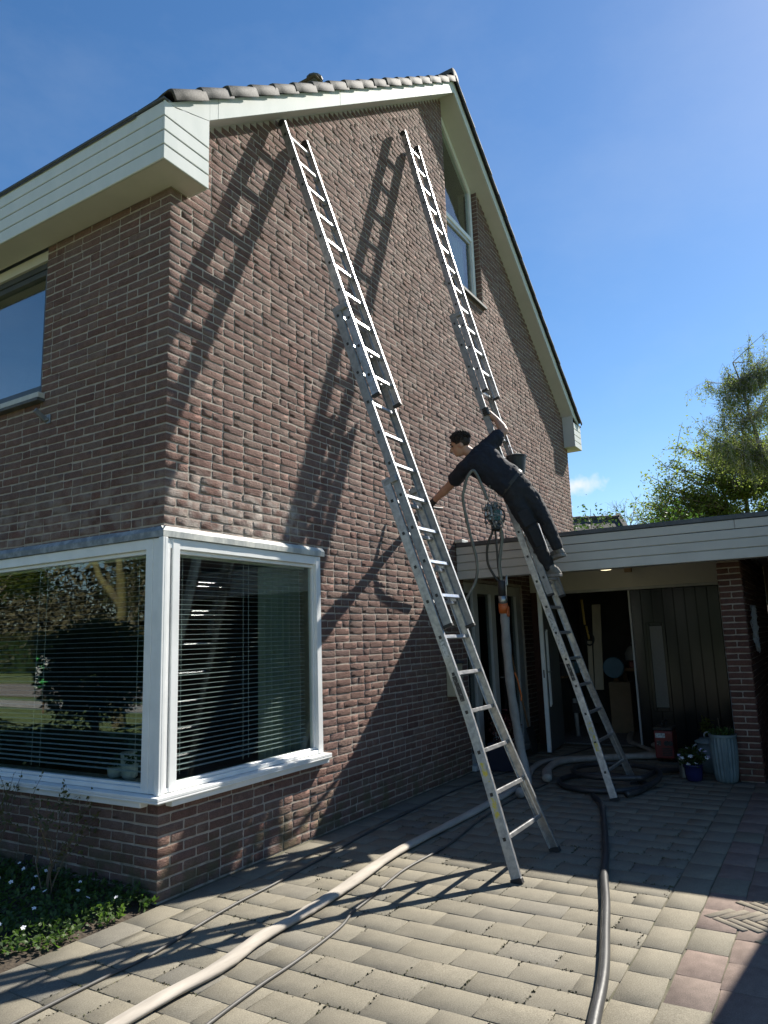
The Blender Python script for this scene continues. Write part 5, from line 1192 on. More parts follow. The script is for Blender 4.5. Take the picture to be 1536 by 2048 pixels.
put_props(ch_o, 'fat beige canvas hose running across the paving into the garage', 'hose')
c2_pts = [(4.25, -0.98, 0.05), (4.75, -0.82, 0.055), (5.25, -0.80, 0.06), (5.55, -1.05, 0.06), (5.85, -1.45, 0.06), (6.05, -1.75, 0.06), (6.45, -1.78, 0.06), (6.9, -1.50, 0.06)]
C2 = [Vector((p.x, p.y, 0.042)) for p in spline(c2_pts, 10)]
put_props(MB().tube(C2, [0.050+0.005*math.sin(i*0.4) for i in range(len(C2))], 16, flat=0.72, up=(0, 0, 1)).build('canvas_hose', 'hose_canvas', None, smooth=True), 'second short canvas hose curled on the paving before the open garage door', 'hose')
# black suction hose with its coil
bh = [(-2.6, -2.9), (-0.9, -2.78), (-0.12, -2.66), (0.28, -2.59), (0.75, -2.475), (1.15, -2.375), (1.56, -2.26), (2.0, -2.155), (2.43, -2.04), (3.0, -1.88), (3.45, -1.74), (3.72, -1.60)]
hose('suction_hose', 'thick black hose running from the foreground to the foot of the workman\'s ladder', [(x, y, 0.025) for x, y in bh], 0.025, 'hose_black', 14, 10)
coil = []
for i in range(64):
    t = -2.35+i*0.196; rx_, ry_ = 0.60+0.03*math.sin(t*0.7), 0.44+0.02*math.cos(t*1.3)
    coil.append((4.16+0.20*math.sin(t*0.11)+rx_*math.cos(t)*0.78-ry_*math.sin(t)*0.20+i*0.006, -1.52+rx_*math.cos(t)*0.12+ry_*math.sin(t)-i*0.0015, 0.034+(0.066 if i > 32 else 0)*min(1, (i-32)/5 if i > 32 else 0)))
coil += [(4.95, -1.95, 0.06), (5.3, -2.12, 0.034), (5.9, -2.2, 0.034)]
hose('hose_coil', 'black hose lying in loops round the feet of the workman\'s ladder', coil, 0.027, 'hose_black', 12, 4)
hose('cable', 'thin dark twin cable on the paving along the house wall', [(-3.2, -0.65, 0.009), (-1.8, -0.60, 0.009), (-1.21, -0.56, 0.009), (-0.82, -0.55, 0.009), (-0.52, -0.55, 0.009), (-0.03, -0.475, 0.009), (0.25, -0.445, 0.009), (0.59, -0.43, 0.009), (1.2, -0.38, 0.009), (2.05, -0.31, 0.009), (3.22, -0.27, 0.009), (3.9, -0.30, 0.009), (5.1, -0.46, 0.009), (6.2, -0.72, 0.009), (7.4, -0.9, 0.009)], 0.0085, 'cable_grey', 8, 10, cat='cable')
hose('cable', 'thin dark cable snaking over the paving right of the canvas hose', [(-2.2, -1.45, 0.009), (-1.2, -1.33, 0.009), (-0.81, -1.285, 0.009), (-0.51, -1.26, 0.009), (-0.21, -1.25, 0.009), (0.18, -1.21, 0.009), (0.40, -1.15, 0.009), (0.63, -1.12, 0.009), (1.0, -1.06, 0.009), (1.26, -1.04, 0.009), (1.84, -1.05, 0.009), (2.6, -0.97, 0.009), (3.4, -0.945, 0.009), (4.2, -1.0, 0.009)], 0.0085, 'cable_grey', 8, 10, cat='cable')

# ------------------------------------------------------------------ pots and porch things
def leaf_mesh(name, centres, size, mat, seed, parent=None, aspect=0.55, droop=0.3, origin=None, kind=None, up=0.35):
    """many leaf-sized, slightly folded blades (4 points each) as one mesh"""
    r = np.random.default_rng(seed); C = np.asarray(centres, dtype=float); n = len(C); s_ = size*r.uniform(0.6, 1.35, n)
    a = r.normal(size=(n, 3)); a[:, 2] = a[:, 2]*0.6-droop; a /= np.linalg.norm(a, axis=1, keepdims=True)
    b = r.normal(size=(n, 3)); b[:, 2] *= 0.5; b -= a*(a*b).sum(1, keepdims=True); b /= np.linalg.norm(b, axis=1, keepdims=True)
    nn = np.cross(a, b); w = (s_*aspect*0.5)[:, None]; l = s_[:, None]
    V = np.stack([C, C+a*l*0.5+b*w+nn*w*0.3, C+a*l, C+a*l*0.5-b*w+nn*w*0.3], 1).reshape(-1, 3)
    o0 = np.array(origin if origin is not None else (C[:, 0].mean(), C[:, 1].mean(), C[:, 2].min()))
    F = np.arange(n*4).reshape(n, 4); me = arr_mesh(name, V-o0, F, mat)
    o = bpy.data.objects.new(name, me); col.objects.link(o); hook(o, o0, parent)
    if kind: o['kind'] = kind
    return o
def blob_pts(n, c, rad, seed, shell=0.35):
    r = np.random.default_rng(seed); d = r.normal(size=(n, 3)); d /= np.linalg.norm(d, axis=1, keepdims=True)
    return np.asarray(c)+d*(r.uniform(shell, 1, n)[:, None])*np.asarray(rad)
def flower_mesh(name, centres, size, mat, parent, seed, origin=None):
    r = random.Random(seed); mb = MB()
    for c in centres:
        c = Vector(c); nrm = Vector((r.gauss(-0.3, 0.4), r.gauss(-0.3, 0.4), 1)).normalized(); a = nrm.orthogonal().normalized(); b = nrm.cross(a)
        for k in range(5):
            q = 2*math.pi*k/5+r.uniform(0, 0.5); d1 = a*math.cos(q)+b*math.sin(q); d2 = nrm.cross(d1); s_ = size*r.uniform(0.8, 1.15)
            mb.add([c, c+d1*s_*0.6+d2*s_*0.35+nrm*0.1*s_, c+d1*s_+nrm*0.05*s_, c+d1*s_*0.6-d2*s_*0.35+nrm*0.1*s_], [(0, 1, 2, 3)])
    return mb.build(name, mat, parent, origin=origin)
mo = leaf_mesh('joint_moss', MOSS, 0.011, 'leaf_moss', 82, pav, aspect=0.8, droop=-0.5, kind='stuff', origin=(0, 0, -0.006))
# tall ribbed planter
pc_ = Vector((4.94, -2.60, 0)); rp = thing('ribbed_planter', pc_, 'tall ribbed grey-green planter with a low plant beside the brick pillar', 'planter')
mb = MB(); n = 120; prof = [(0.082, 0.0), (0.098, 0.02), (0.108, 0.08), (0.116, 0.2), (0.123, 0.34), (0.124, 0.435)]
V = []
for r0, h in prof:
    for k in range(n):
        q = 2*math.pi*k/n; rr = r0*(1+0.055*math.cos(20*q)*(1 if 0.0 < h < 0.43 else 0)); V.append(pc_+Vector((rr*math.cos(q), rr*math.sin(q), h)))
mb.add(V, [(i*n+k, i*n+(k+1) % n, (i+1)*n+(k+1) % n, (i+1)*n+k) for i in range(len(prof)-1) for k in range(n)]+[tuple(range(n-1, -1, -1))])
mb.build('planter_body', 'pot_green_grey', rp, smooth=True)
MB().lathe([(0.126, 0.433), (0.132, 0.437), (0.132, 0.462), (0.116, 0.462), (0.110, 0.43), (0.0, 0.43)], pc_, 36, cap=False).build('planter_rim', 'pot_green_grey', rp)
leaf_mesh('foliage', blob_pts(380, pc_+Vector((0, 0, 0.475)), (0.12, 0.12, 0.065), 5), 0.032, 'leaf_ground', 6, rp)
mb = MB(); [mb.tube([pc_+Vector((a, b, 0.44)), pc_+Vector((a*1.6, b*1.6, 0.44+h))], 0.0025, 5) for a, b, h in ((0.03, 0.02, 0.17), (-0.03, 0.01, 0.12), (0.01, -0.05, 0.10), (0.05, -0.03, 0.09))]; mb.build('stem', 'twig', rp)
# lidded grey pot behind it
pg_ = Vector((5.36, -2.40, 0)); gp = thing('lidded_pot', pg_, 'round grey-green pot with lid and rope loops behind the ribbed planter', 'pot')
MB().lathe([(0.07, 0), (0.10, 0.02), (0.128, 0.14), (0.125, 0.24), (0.105, 0.30), (0.118, 0.315)], pg_, 26).build('pot_body', 'pot_green_grey', gp, smooth=True)
MB().lathe([(0.135, 0.316), (0.135, 0.330), (0.07, 0.355), (0.0, 0.36)], pg_, 26, cap=False).build('pot_lid', 'pot_green_grey', gp, smooth=True)
for q in (2.2, 2.2+math.pi): MB().tube([pg_+Vector((0.125*math.cos(q)+0.05*math.cos(q)*math.sin(t), 0.125*math.sin(q)+0.05*math.sin(q)*math.sin(t), 0.26+0.04*math.cos(t))) for t in np.linspace(0, math.pi, 9)], 0.008, 8).build('rope_handle', 'frame_grey', gp, smooth=True)
MB().tube([pg_+Vector((0.0, 0.035*math.cos(t), 0.385+0.035*math.sin(t))) for t in np.linspace(-0.6, math.pi+0.6, 12)], 0.007, 8).build('lid_loop', 'frame_grey', gp, smooth=True)
# small green plant behind the lid
pq = Vector((5.62, -2.36, 0)); sp_ = thing('potted_herb', pq, 'small leafy green plant in a dark pot behind the lidded pot', 'potted plant')
MB().lathe([(0.06, 0), (0.085, 0.30), (0.09, 0.30), (0.09, 0.325), (0.07, 0.325)], pq, 20).build('pot_body', 'pot_dark', sp_)
leaf_mesh('foliage', blob_pts(200, pq+Vector((0, 0, 0.45)), (0.06, 0.06, 0.11), 15), 0.04, 'leaf_spring', 16, sp_)
# blue pot with pansies
pb = Vector((4.90, -2.30, 0)); bp_ = thing('blue_flowerpot', pb, 'small cobalt-blue pot with white and lilac flowers on the paving', 'flowerpot')
MB().lathe([(0.068, 0), (0.078, 0.012), (0.088, 0.08), (0.092, 0.145), (0.097, 0.148), (0.097, 0.16), (0.082, 0.16)], pb, 26).build('pot_body', 'pot_blue', bp_, smooth=True)
leaf_mesh('foliage', blob_pts(900, pb+Vector((0, 0, 0.235)), (0.155, 0.155, 0.105), 25), 0.03, 'leaf_dark', 26, bp_)
fl = blob_pts(16, pb+Vector((-0.03, -0.01, 0.25)), (0.15, 0.15, 0.10), 27, 0.9)
for k_, c_ in enumerate(fl[:13]): flower_mesh('flower', [c_], 0.023, 'petal_white' if k_ < 8 else 'petal_lilac', bp_, 28+k_)
# galvanised can
pk = Vector((5.05, -2.185, 0)); can = thing('metal_can', pk, 'small shiny galvanised can standing left of the blue flowerpot', 'can')
MB().lathe([(0.050, 0), (0.050, 0.15), (0.053, 0.152), (0.053, 0.158), (0.047, 0.158), (0.047, 0.02), (0.0, 0.02)], pk, 24).build('can_body', 'galvanised', can, smooth=False)
# red machine
pr_ = Vector((5.90, -1.86, 0)); rm = thing('red_machine', pr_, 'red and black boxed machine standing before the closed garage door', 'machine')
cx, cy = 5.90, -1.865
MB().box(cx-0.13, cx+0.13, cy-0.105, cy+0.105, 0.05, 0.36).build('machine_body', 'red_plastic', rm, bevel=0.018, seg=2)
MB().box(cx-0.135, cx+0.135, cy-0.11, cy+0.11, 0.362, 0.40).build('machine_top', 'bucket_plastic', rm, bevel=0.01)
MB().box(cx-0.137, cx-0.131, cy-0.02, cy+0.085, 0.285, 0.335).build('name_plate', 'sticker_white', rm)
MB().box(cx-0.137, cx-0.131, cy-0.095, cy-0.03, 0.285, 0.335).build('name_plate', 'red_plastic', rm)
for yy, zz in ((cy-0.03, 0.225), (cy-0.075, 0.225)): MB().lathe([(0.0, -0.02), (0.026, -0.02), (0.028, 0.0)], (cx-0.131, yy, zz), 14, axis='X', cap=False).build('dial', 'black_rubber', rm)
MB().box(cx-0.136, cx-0.131, cy+0.03, cy+0.075, 0.20, 0.25).build('switch_plate', 'sticker_black', rm)
for i in range(5): MB().box(cx-0.138, cx-0.1315, cy-0.085, cy+0.02, 0.09+i*0.018, 0.10+i*0.018).build('vent_slot', 'black_rubber', rm)
for sy_ in (-0.08, 0.08): MB().lathe([(0.05, -0.02), (0.05, 0.02)], (cx+0.02, cy+sy_, 0.05), 16, axis='Y').build('wheel', 'black_rubber', rm)
MB().tube(spline([(cx-0.11, cy, 0.40), (cx-0.11, cy, 0.45), (cx+0.11, cy, 0.45), (cx+0.11, cy, 0.40)], 6), 0.012, 8).build('carry_handle', 'black_rubber', rm, smooth=True)
# planter with red-leaved plant by the entrance
dp = Vector((4.80, -0.30, 0)); dpt = thing('entrance_planter', dp, 'square dark-blue planter with a red-leaved plant by the glazed entrance', 'planter')
MB().prism([(dp.x-0.15, dp.y-0.15, 0), (dp.x+0.15, dp.y-0.15, 0), (dp.x+0.15, dp.y+0.15, 0), (dp.x-0.15, dp.y+0.15, 0)], (0, 0, 0.30)).build('planter_body', 'pot_dark', dpt, bevel=0.01)
leaf_mesh('foliage', blob_pts(900, dp+Vector((0.05, 0, 0.46)), (0.19, 0.19, 0.20), 35), 0.04, 'leaf_red', 36, dpt)
mb = MB(); [mb.tube([dp+Vector((0, 0, 0.28)), dp+Vector((0.15*math.cos(t), 0.15*math.sin(t), 0.52))], 0.004, 5) for t in np.linspace(0, 6, 9)]; mb.build('stem', 'twig', dpt)
# shovel leaning at the entrance
sh = thing('shovel', (5.85, -0.30, 0), 'black shovel leaning against the glazed entrance', 'shovel')
MB().tube([(5.85, -0.22, 0.30), (5.88, -0.03, 1.25)], 0.014, 8).build('shaft', 'wood', sh, smooth=True)
MB().prism([(5.74, -0.285, 0.06), (5.79, -0.295, 0.015), (5.91, -0.295, 0.015), (5.96, -0.285, 0.06), (5.97, -0.235, 0.34), (5.73, -0.235, 0.34)], (0, 0.012, 0.004)).build('blade', 'bucket_plastic', sh, bevel=0.004)
# letter box on the gable
lb = thing('letter_box', (4.08, -0.05, 0.87), 'cream letter box on the brick wall left of the glazed entrance', 'letter box')
MB().box(3.99, 4.17, -0.12, -0.006, 0.87, 1.22).build('box_body', 'cream_plastic', lb, bevel=0.006); MB().prism([(3.975, -0.14, 1.221), (4.185, -0.14, 1.221), (4.185, -0.006, 1.26), (3.975, -0.006, 1.26)], (0, 0, 0.012)).build('box_lid', 'slate', lb)
# twig wreath on the side of the pillar wall
wrt = Vector((5.42, -2.965, 1.50)); wr = thing('twig_ornament', wrt, 'grey woven twig ornament hanging on the brick side wall of the garage', 'ornament')
wg = random.Random(9); mb = MB()
for i in range(46):
    q = wg.uniform(0, 2*math.pi); pts = []
    for k in range(7):
        t = q+k*0.28; pts.append(wrt+Vector((0.13*math.cos(t)+wg.gauss(0, 0.02), -0.012+wg.gauss(0, 0.012), 0.21*math.sin(t)+wg.gauss(0, 0.02))))
    mb.tube(spline(pts, 3), 0.004, 4)
mb.build('twig_weave', 'frame_grey', wr, kind='stuff')

# ------------------------------------------------------------------ things inside the garage
cb = thing('cream_board', (8.0, -0.6, 0.6), 'tall cream board with wood grain leaning inside the garage', 'board')
MB().obox((8.0, -0.60, 1.28), (0.012, 0, 0), (0, 0.065, 0.0), (0, -0.025, 0.64)).build('board_face', 'cream_board', cb, bevel=0.004)
MB().obox((8.0, -0.47, 0.95), (0.012, 0, 0), (0, 0.035, 0.0), (0, -0.01, 0.42)).build('board_strip', 'cream_board', cb, bevel=0.004)
yt = thing('yellow_tool', (7.9, -0.47, 1.35), 'yellow-handled tool with a black ring hanging beside the cream board', 'tool')
MB().tube([(7.85, -0.45, 2.0), (7.85, -0.47, 1.62)], 0.018, 8).build('tool_handle', 'yellow_tool', yt); MB().tube([(7.85, -0.49, 1.60), (7.85, -0.52, 1.40)], 0.016, 8).build('tool_handle', 'yellow_tool', yt)
MB().tube([(7.85, -0.52+0.07*math.cos(t), 1.40+0.09*math.sin(t)) for t in np.linspace(0, 2*math.pi, 20)], 0.012, 8).build('ring', 'black_rubber', yt, smooth=True)
MB().lathe([(0.0, -0.012), (0.145, -0.012), (0.155, -0.004), (0.155, 0.03), (0.0, 0.03)], (7.95, -0.82, 0.97), 28, axis='X', cap=False).build('blue_drum', 'blue_lid', None); put_props(bpy.data.objects['blue_drum'], 'round blue-grey drum end seen inside the garage beside the cream board', 'drum')
wbk = thing('workbench', (8.5, -1.1, 0), 'wooden workbench with cluttered top at the back of the garage', 'workbench')
MB().box(8.2, 8.9, -1.55, -0.75, 0.90, 0.95).build('bench_top', 'wood', wbk, bevel=0.004)
for a in (8.23, 8.83):
    for b in (-1.52, -0.80): MB().box(a, a+0.06, b, b+0.06, 0.012, 0.899).build('leg', 'wood', wbk)
bx1 = MB().box(8.05, 8.35, -1.02, -0.70, 0.012, 0.75).build('cardboard_box', 'cardboard', None, bevel=0.006); put_props(bx1, 'tall brown cardboard box under the workbench in the garage', 'box')
bx2 = MB().box(8.25, 8.55, -1.32, -0.98, 0.951, 1.05).build('tool_tray', 'red_plastic', None, bevel=0.01); put_props(bx2, 'dull red tray on the workbench in the garage', 'tray')
ck = thing('covered_machine', (8.6, -1.05, 0.95), 'pale covered shape with a round knob standing on the garage workbench', 'machine')
MB().lathe([(0.12, 0.10), (0.13, 0.2), (0.09, 0.28), (0.05, 0.32), (0.0, 0.33)], (8.6, -0.98, 0.95), 16, cap=False).build('cover', 'interior', ck, smooth=True); MB().sphere((8.6, -0.98, 1.31), 0.025).build('knob', 'steel', ck, smooth=True)
pm = thing('floor_stand', (7.5, -0.35, 0.01), 'pale upright cleaning stand just inside the open garage door', 'stand')
MB().tube([(7.5, -0.35, 0.02), (7.5, -0.33, 0.55)], 0.03, 10).build('post', 'interior', pm, smooth=True); MB().obox((7.5, -0.35, 0.42), (0.06, 0, 0), (0, 0.05, 0), (0, 0, 0.07)).build('head', 'dark_steel', pm, bevel=0.01)
sk = thing('wall_shelf', (7.6, -0.15, 0.9), 'dark shelf with boxes on the left wall inside the garage', 'shelf')
MB().box(7.2, 8.6, -0.30, -0.031, 0.86, 0.885).build('shelf_board', 'wood', sk)
for a, c in ((7.3, 'dark_steel'), (7.6, 'interior'), (8.0, 'blue_lid')): MB().box(a, a+0.22, -0.27, -0.06, 0.886, 1.06).build('storage_box', c, sk, bevel=0.008)
MB().box(8.1, 8.9, -2.55, -1.8, 0.013, 1.3).build('dark_cabinet', 'interior_dark', None); put_props(bpy.data.objects['dark_cabinet'], 'dark cabinet behind the closed door inside the garage', 'cabinet')

# ------------------------------------------------------------------ blinds and things behind the corner window
def blind(label, axis, a, b, off, ztop, zbot):
    root = thing('venetian_blind', ((a+b)/2 if axis == 'x' else off, off if axis == 'x' else (a+b)/2, zbot), label, 'blind', 'venetian blinds behind the corner window')
    pitch = 0.0335; nsl = int((ztop-zbot)/pitch); dpt_ = 0.0165; me = None
    for i in range(nsl):
        z = ztop-0.03-i*pitch
        if me is None:
            V = []; L_ = (b-a)/2
            for t, dz in ((-1, -0.0035), (0, 0.0012), (1, 0.0015)):
                for s_ in (-L_, L_): V.append((s_, t*dpt_, dz+0.0) if axis == 'x' else (t*dpt_, s_, dz))
            F = [(0, 1, 3, 2), (2, 3, 5, 4)]; 
            V2 = [(v[0], v[1], v[2]-0.0009) for v in V]; F2 = [(6+0, 6+2, 6+3, 6+1), (6+2, 6+4, 6+5, 6+3)]
            me = arr_mesh('slat', np.array(V+V2), np.array(F+F2), 'blind', smooth=True)
        o = bpy.data.objects.new('slat', me); col.objects.link(o); c = (a+b)/2; tl = rng.gauss(0.10, 0.02)
        o.rotation_euler = (-tl, 0, 0) if axis == 'x' else (0, tl, 0)
        hook(o, (c, off, z) if axis == 'x' else (off, c, z), root)
    mb = MB(); mb.box(*((a, b, off-0.018, off+0.018) if axis == 'x' else (off-0.018, off+0.018, a, b)), ztop-0.012, ztop+0.02); mb.build('head_rail', 'blind', root)
    for f in (0.03, 0.06, 0.48, 0.52, 0.95):
        s_ = a+(b-a)*f; p = (s_, off-0.019) if axis == 'x' else (off-0.019, s_); MB().tube([(*p, zbot), (*p, ztop)], 0.0012, 4).build('cord', 'blind', root)
blind('white venetian blind behind the right pane of the corner window', 'x', 0.16, 1.60, 0.105, 2.13, 0.70)
blind('white venetian blind behind the left pane of the corner window', 'y', 0.18, 2.60, 0.105, 2.13, 0.70)
mb = MB(); nf = 44
for i in range(nf):
    xa, xb = 1.16+0.50*i/nf, 1.16+0.50*(i+1)/nf; f_ = lambda j: 0.205+0.022*math.sin(j*0.95)
    mb.add([(xa, f_(i), 0.08), (xb, f_(i+1), 0.08), (xb, f_(i+1), 2.2), (xa, f_(i), 2.2)], [(0, 1, 2, 3)])
put_props(mb.build('curtain', 'curtain', None, smooth=True), 'pale green curtain hanging behind the right side of the corner window', 'curtain')
isl = MB().box(0.15, 0.30, 0.19, 2.62, 0.60, 0.635).build('inner_sill', 'interior', house)
for k, (yy, hh) in enumerate(((0.55, 0.10), (0.70, 0.075), (0.62, 0.17))):
    c = Vector((0.235 if k < 2 else 0.28, yy, 0.636)); ip = thing('window_pot', c, ['white pot on the inner sill nearest the corner post', 'small white pot on the inner sill, lower of the pair', 'tall white vase on the inner sill behind the blind'][k], 'pot')
    MB().lathe([(0.03, 0), (0.05, 0.02), (0.055, hh), (0.045, hh)], c, 18).build('pot_body', 'window_white', ip, smooth=True)
    if k < 2: leaf_mesh('foliage', blob_pts(60, c+Vector((0, 0, hh+0.03)), (0.05, 0.05, 0.045), 70+k), 0.035, 'leaf_dark', 80+k, ip)
# ------------------------------------------------------------------ planting bed
bed = MB(); NB = 30
Vb = []; Fb = []
for i in range(NB+1):
    for j in range(NB+1):
        x = -4.0+4.0*i/NB; y = -0.028+3.6*j/NB; Vb.append((x, y, -0.012+0.035*min(1, j/2.0)+0.012*mnoise.noise(Vector((x*4, y*4, 0)))))
Fb = [(i*(NB+1)+j, (i+1)*(NB+1)+j, (i+1)*(NB+1)+j+1, i*(NB+1)+j+1) for i in range(NB) for j in range(NB)]
bed.add(Vb, Fb); bed.build('planting_bed', 'soil', None, smooth=True, kind='structure', origin=(0, 0, 0))
r_ = np.random.default_rng(31); C = []
while len(C) < 15000:
    x = -2.4*r_.random()**1.15-0.015; y = 2.1*r_.random()**1.25-0.02
    h = 0.115*(0.45+0.55*(0.5+0.5*mnoise.noise(Vector((x*5, y*5, 3)))))*min(1.0, 0.3+(y+0.02)/0.14)
    if y < 0.05 and mnoise.noise(Vector((x*7, 1.3, 0))) < -0.05: continue
    C.append((x, y, r_.random()**0.6*h+0.01))
o = leaf_mesh('ground_cover', C, 0.034, 'leaf_ground', 33, None, aspect=0.5, droop=-0.25, kind='stuff', origin=(0, 0, 0)); put_props(o, 'low green ground cover in the bed at the foot of the front wall', 'ground cover')
C2_ = []
while len(C2_) < 70:
    x = -1.9*r_.random()-0.02; y = 1.5*r_.random()+0.0
    C2_.append((x, y, 0.10+0.05*r_.random()))
o = flower_mesh('white_flowers', C2_, 0.0135, 'petal_white', None, 34, origin=(0, 0, 0)); o['kind'] = 'stuff'; put_props(o, 'small white flowers scattered over the ground cover', 'flowers')
# thin shrub before the front wall
def twigs(mb, p, dr, ln, rad, depth, rg, tips, spread=0.55, grav=0.0, split=(2, 3), seg=3, shrink=0.72):
    pts = [Vector(p)]; d_ = Vector(dr).normalized()
    for i in range(seg):
        d_ = (d_+Vector((rg.gauss(0, 0.12), rg.gauss(0, 0.12), rg.gauss(0, 0.10)-grav))).normalized(); pts.append(pts[-1]+d_*ln/seg)
    mb.tube(pts, [rad*(1-0.35*i/seg) for i in range(seg+1)], 5 if rad < 0.03 else 8, cap=False)
    if depth <= 1:
        for q in pts[1:]: tips.append((q, d_))
    if depth == 0: return
    for i in range(rg.randint(*split)):
        b = pts[rg.randint(max(1, seg-1), seg)]; nd_ = (d_+Vector((rg.gauss(0, spread), rg.gauss(0, spread), rg.gauss(0, spread*0.7)))).normalized()
        twigs(mb, b, nd_, ln*shrink*rg.uniform(0.75, 1.15), rad*0.6, depth-1, rg, tips, spread, grav, split, seg, shrink)
for (x, y, h, sd_, lab) in ((-0.30, 0.62, 0.36, 5, 'thin twiggy shrub with a few leaves before the front wall, nearer the corner'), (-0.32, 1.15, 0.40, 8, 'thin twiggy shrub with a few leaves at the left edge of the bed')):
    rg = random.Random(sd_); t = thing('twiggy_shrub', (x, y, 0), lab, 'shrub', 'shrubs in the bed'); mb = MB(); tips = []
    for k in range(5): twigs(mb, (x, y, 0.0), (rg.gauss(0, 0.25), rg.gauss(0, 0.35), 1), h, 0.005, 2, rg, tips, 0.35)
    mb.build('branches', 'twig', t); leaf_mesh('leaves', [p+Vector((rg.gauss(0, 0.01), rg.gauss(0, 0.01), rg.gauss(0, 0.01))) for p, _ in tips for __ in range(3)], 0.028, 'leaf_mixed', sd_, t, droop=-0.3)

# ------------------------------------------------------------------ trees
def tree(name, label, base, stems, depth, ln, rad, nleaf, size, lmat, bmat, seed, grav=0.0, spread=0.5, scat=0.25, cat='tree', group=None, droop=0.3, twig_hang=0, split=(2, 3), shrink=0.74, seg=4):
    rg = random.Random(seed); t = thing(name, base, label, cat, group); mb = MB(); tips = []
    for (off, dr, l_, r0) in stems: twigs(mb, Vector(base)+Vector(off), dr, l_*ln, r0*rad, depth, rg, tips, spread, grav, split, seg, shrink)
    pts = []
    if twig_hang:
        for (p, dd) in tips:
            if rg.random() < twig_hang:
                hl = rg.uniform(0.35, 0.95); o_ = Vector((dd.x, dd.y, 0))*0.3
                q = [p, p+o_*0.5+Vector((rg.gauss(0, 0.08), rg.gauss(0, 0.08), -hl*0.35)), p+o_*0.7+Vector((rg.gauss(0, 0.12), rg.gauss(0, 0.12), -hl))]
                mb.tube(q, [0.007, 0.005, 0.003], 3, cap=False)
                for k in range(6): pts.append(q[0].lerp(q[1], rg.random()) if rg.random() < 0.4 else q[1].lerp(q[2], rg.random()))
    mb.build('trunk', bmat, t, smooth=True)
    if nleaf:
        src = [p for p, _ in tips]
        while len(pts) < nleaf: 
            p = src[rg.randrange(len(src))]; pts.append(p+Vector((rg.gauss(0, scat), rg.gauss(0, scat), rg.gauss(0, scat*0.8))))
        leaf_mesh('crown', [tuple(p) for p in pts], size, lmat, seed+1, t, droop=droop)
    return t
def crown_tree(name, label, base, trunk, clumps, nper, sig, size, lmat, bmat, seed, hang=0.0, droop=0.3, r0=0.16, twig_r=0.02):
    """trunk polyline, limbs out to every clump centre, leaves spread round the limb ends; hang > 0 lets twigs droop"""
    rg = random.Random(seed); t = thing(name, base, label, 'tree'); mb = MB(); T_ = [Vector(p) for p in trunk]; n_ = len(T_)
    mb.tube(T_, [r0*(1-0.85*i/(n_-1)) for i in range(n_)], 8, cap=False); pts = []
    for c in clumps:
        c = Vector(c); best = min(range(n_), key=lambda i: (T_[i]-c).length+max(0, T_[i].z-c.z+0.6*(T_[i]-c).xy.length)*1.2)
        a = T_[best]; m1 = a.lerp(c, 0.5)+Vector((rg.gauss(0, 0.18), rg.gauss(0, 0.18), rg.gauss(0.12, 0.12)))
        P_ = spline([a, m1, c], 5); mb.tube(P_, [twig_r*(1.9-1.5*i/(len(P_)-1)) for i in range(len(P_))], 5, cap=False)
        for k in range(7):
            s_ = P_[rg.randint(3, len(P_)-1)]; e = s_+Vector((rg.gauss(0, sig*0.9), rg.gauss(0, sig*0.9), rg.gauss(0.05, sig*0.7)-hang*0.3)); mb.tube([s_, s_.lerp(e, 0.5)+Vector((0, 0, 0.05)), e], [twig_r*0.45, twig_r*0.32, twig_r*0.2], 4, cap=False)
            if hang:
                for h_ in range(5):
                    q0 = s_.lerp(e, rg.random()); hl = rg.uniform(0.4, 1.0)*hang; q1 = q0+Vector((rg.gauss(0, 0.10), rg.gauss(0, 0.10), -hl)); mb.tube([q0, q0.lerp(q1, 0.4)+Vector((rg.gauss(0, 0.06), rg.gauss(0, 0.06), 0)), q1], [0.004, 0.003, 0.002], 3, cap=False)
                    for z_ in range(nper//35): pts.append(tuple(q0.lerp(q1, rg.random())+Vector((rg.gauss(0, 0.04), rg.gauss(0, 0.04), 0))))
            else:
                for z_ in range(nper//7):
                    f_ = rg.random(); pts.append(tuple(s_.lerp(e, f_)+Vector((rg.gauss(0, sig*0.38), rg.gauss(0, sig*0.38), rg.gauss(0, sig*0.34)))))
    mb.build('trunk', bmat, t, smooth=True); leaf_mesh('crown', pts, size, lmat, seed+1, t, droop=droop)
    return t
rg = random.Random(141)
def lobes(L_, rg, n):
    out = []
    for _ in range(n):
        (c, r3) = L_[rg.randrange(len(L_))]; d_ = Vector((rg.gauss(0, 1), rg.gauss(0, 1), rg.gauss(0, 1))).normalized()*(rg.random()**0.4)
        out.append((c[0]+d_.x*r3[0], c[1]+d_.y*r3[1], c[2]+d_.z*r3[2]))
    return out
crown_tree('leafy_tree', 'spreading tree in fresh yellow-green leaf above the garage roof', (26.6, -2.0, 0), [(26.6, -2.0, 0), (26.6, -1.95, 2.0), (26.5, -1.8, 3.6), (26.4, -1.6, 5.0), (26.4, -1.6, 6.2), (26.3, -1.5, 7.2)],
    lobes([((24.8, 1.3, 6.0), (0.9, 0.9, 0.8)), ((25.1, 0.7, 6.8), (1.1, 1.1, 1.0)), ((25.6, -0.4, 7.7), (1.2, 1.3, 1.2)), ((26.4, -1.9, 8.0), (1.3, 1.3, 1.2)), ((27.2, -3.2, 7.8), (1.3, 1.5, 1.3)), ((25.6, 0.0, 6.2), (1.2, 1.6, 0.9)), ((26.4, -1.8, 6.6), (1.3, 1.8, 1.1)), ((27.4, -4.4, 6.6), (1.3, 1.6, 1.3)), ((25.1, 0.8, 5.7), (1.0, 1.4, 0.7))], rg, 200), 230, 0.42, 0.11, 'leaf_spring', 'bark', 41, r0=0.2, twig_r=0.026)
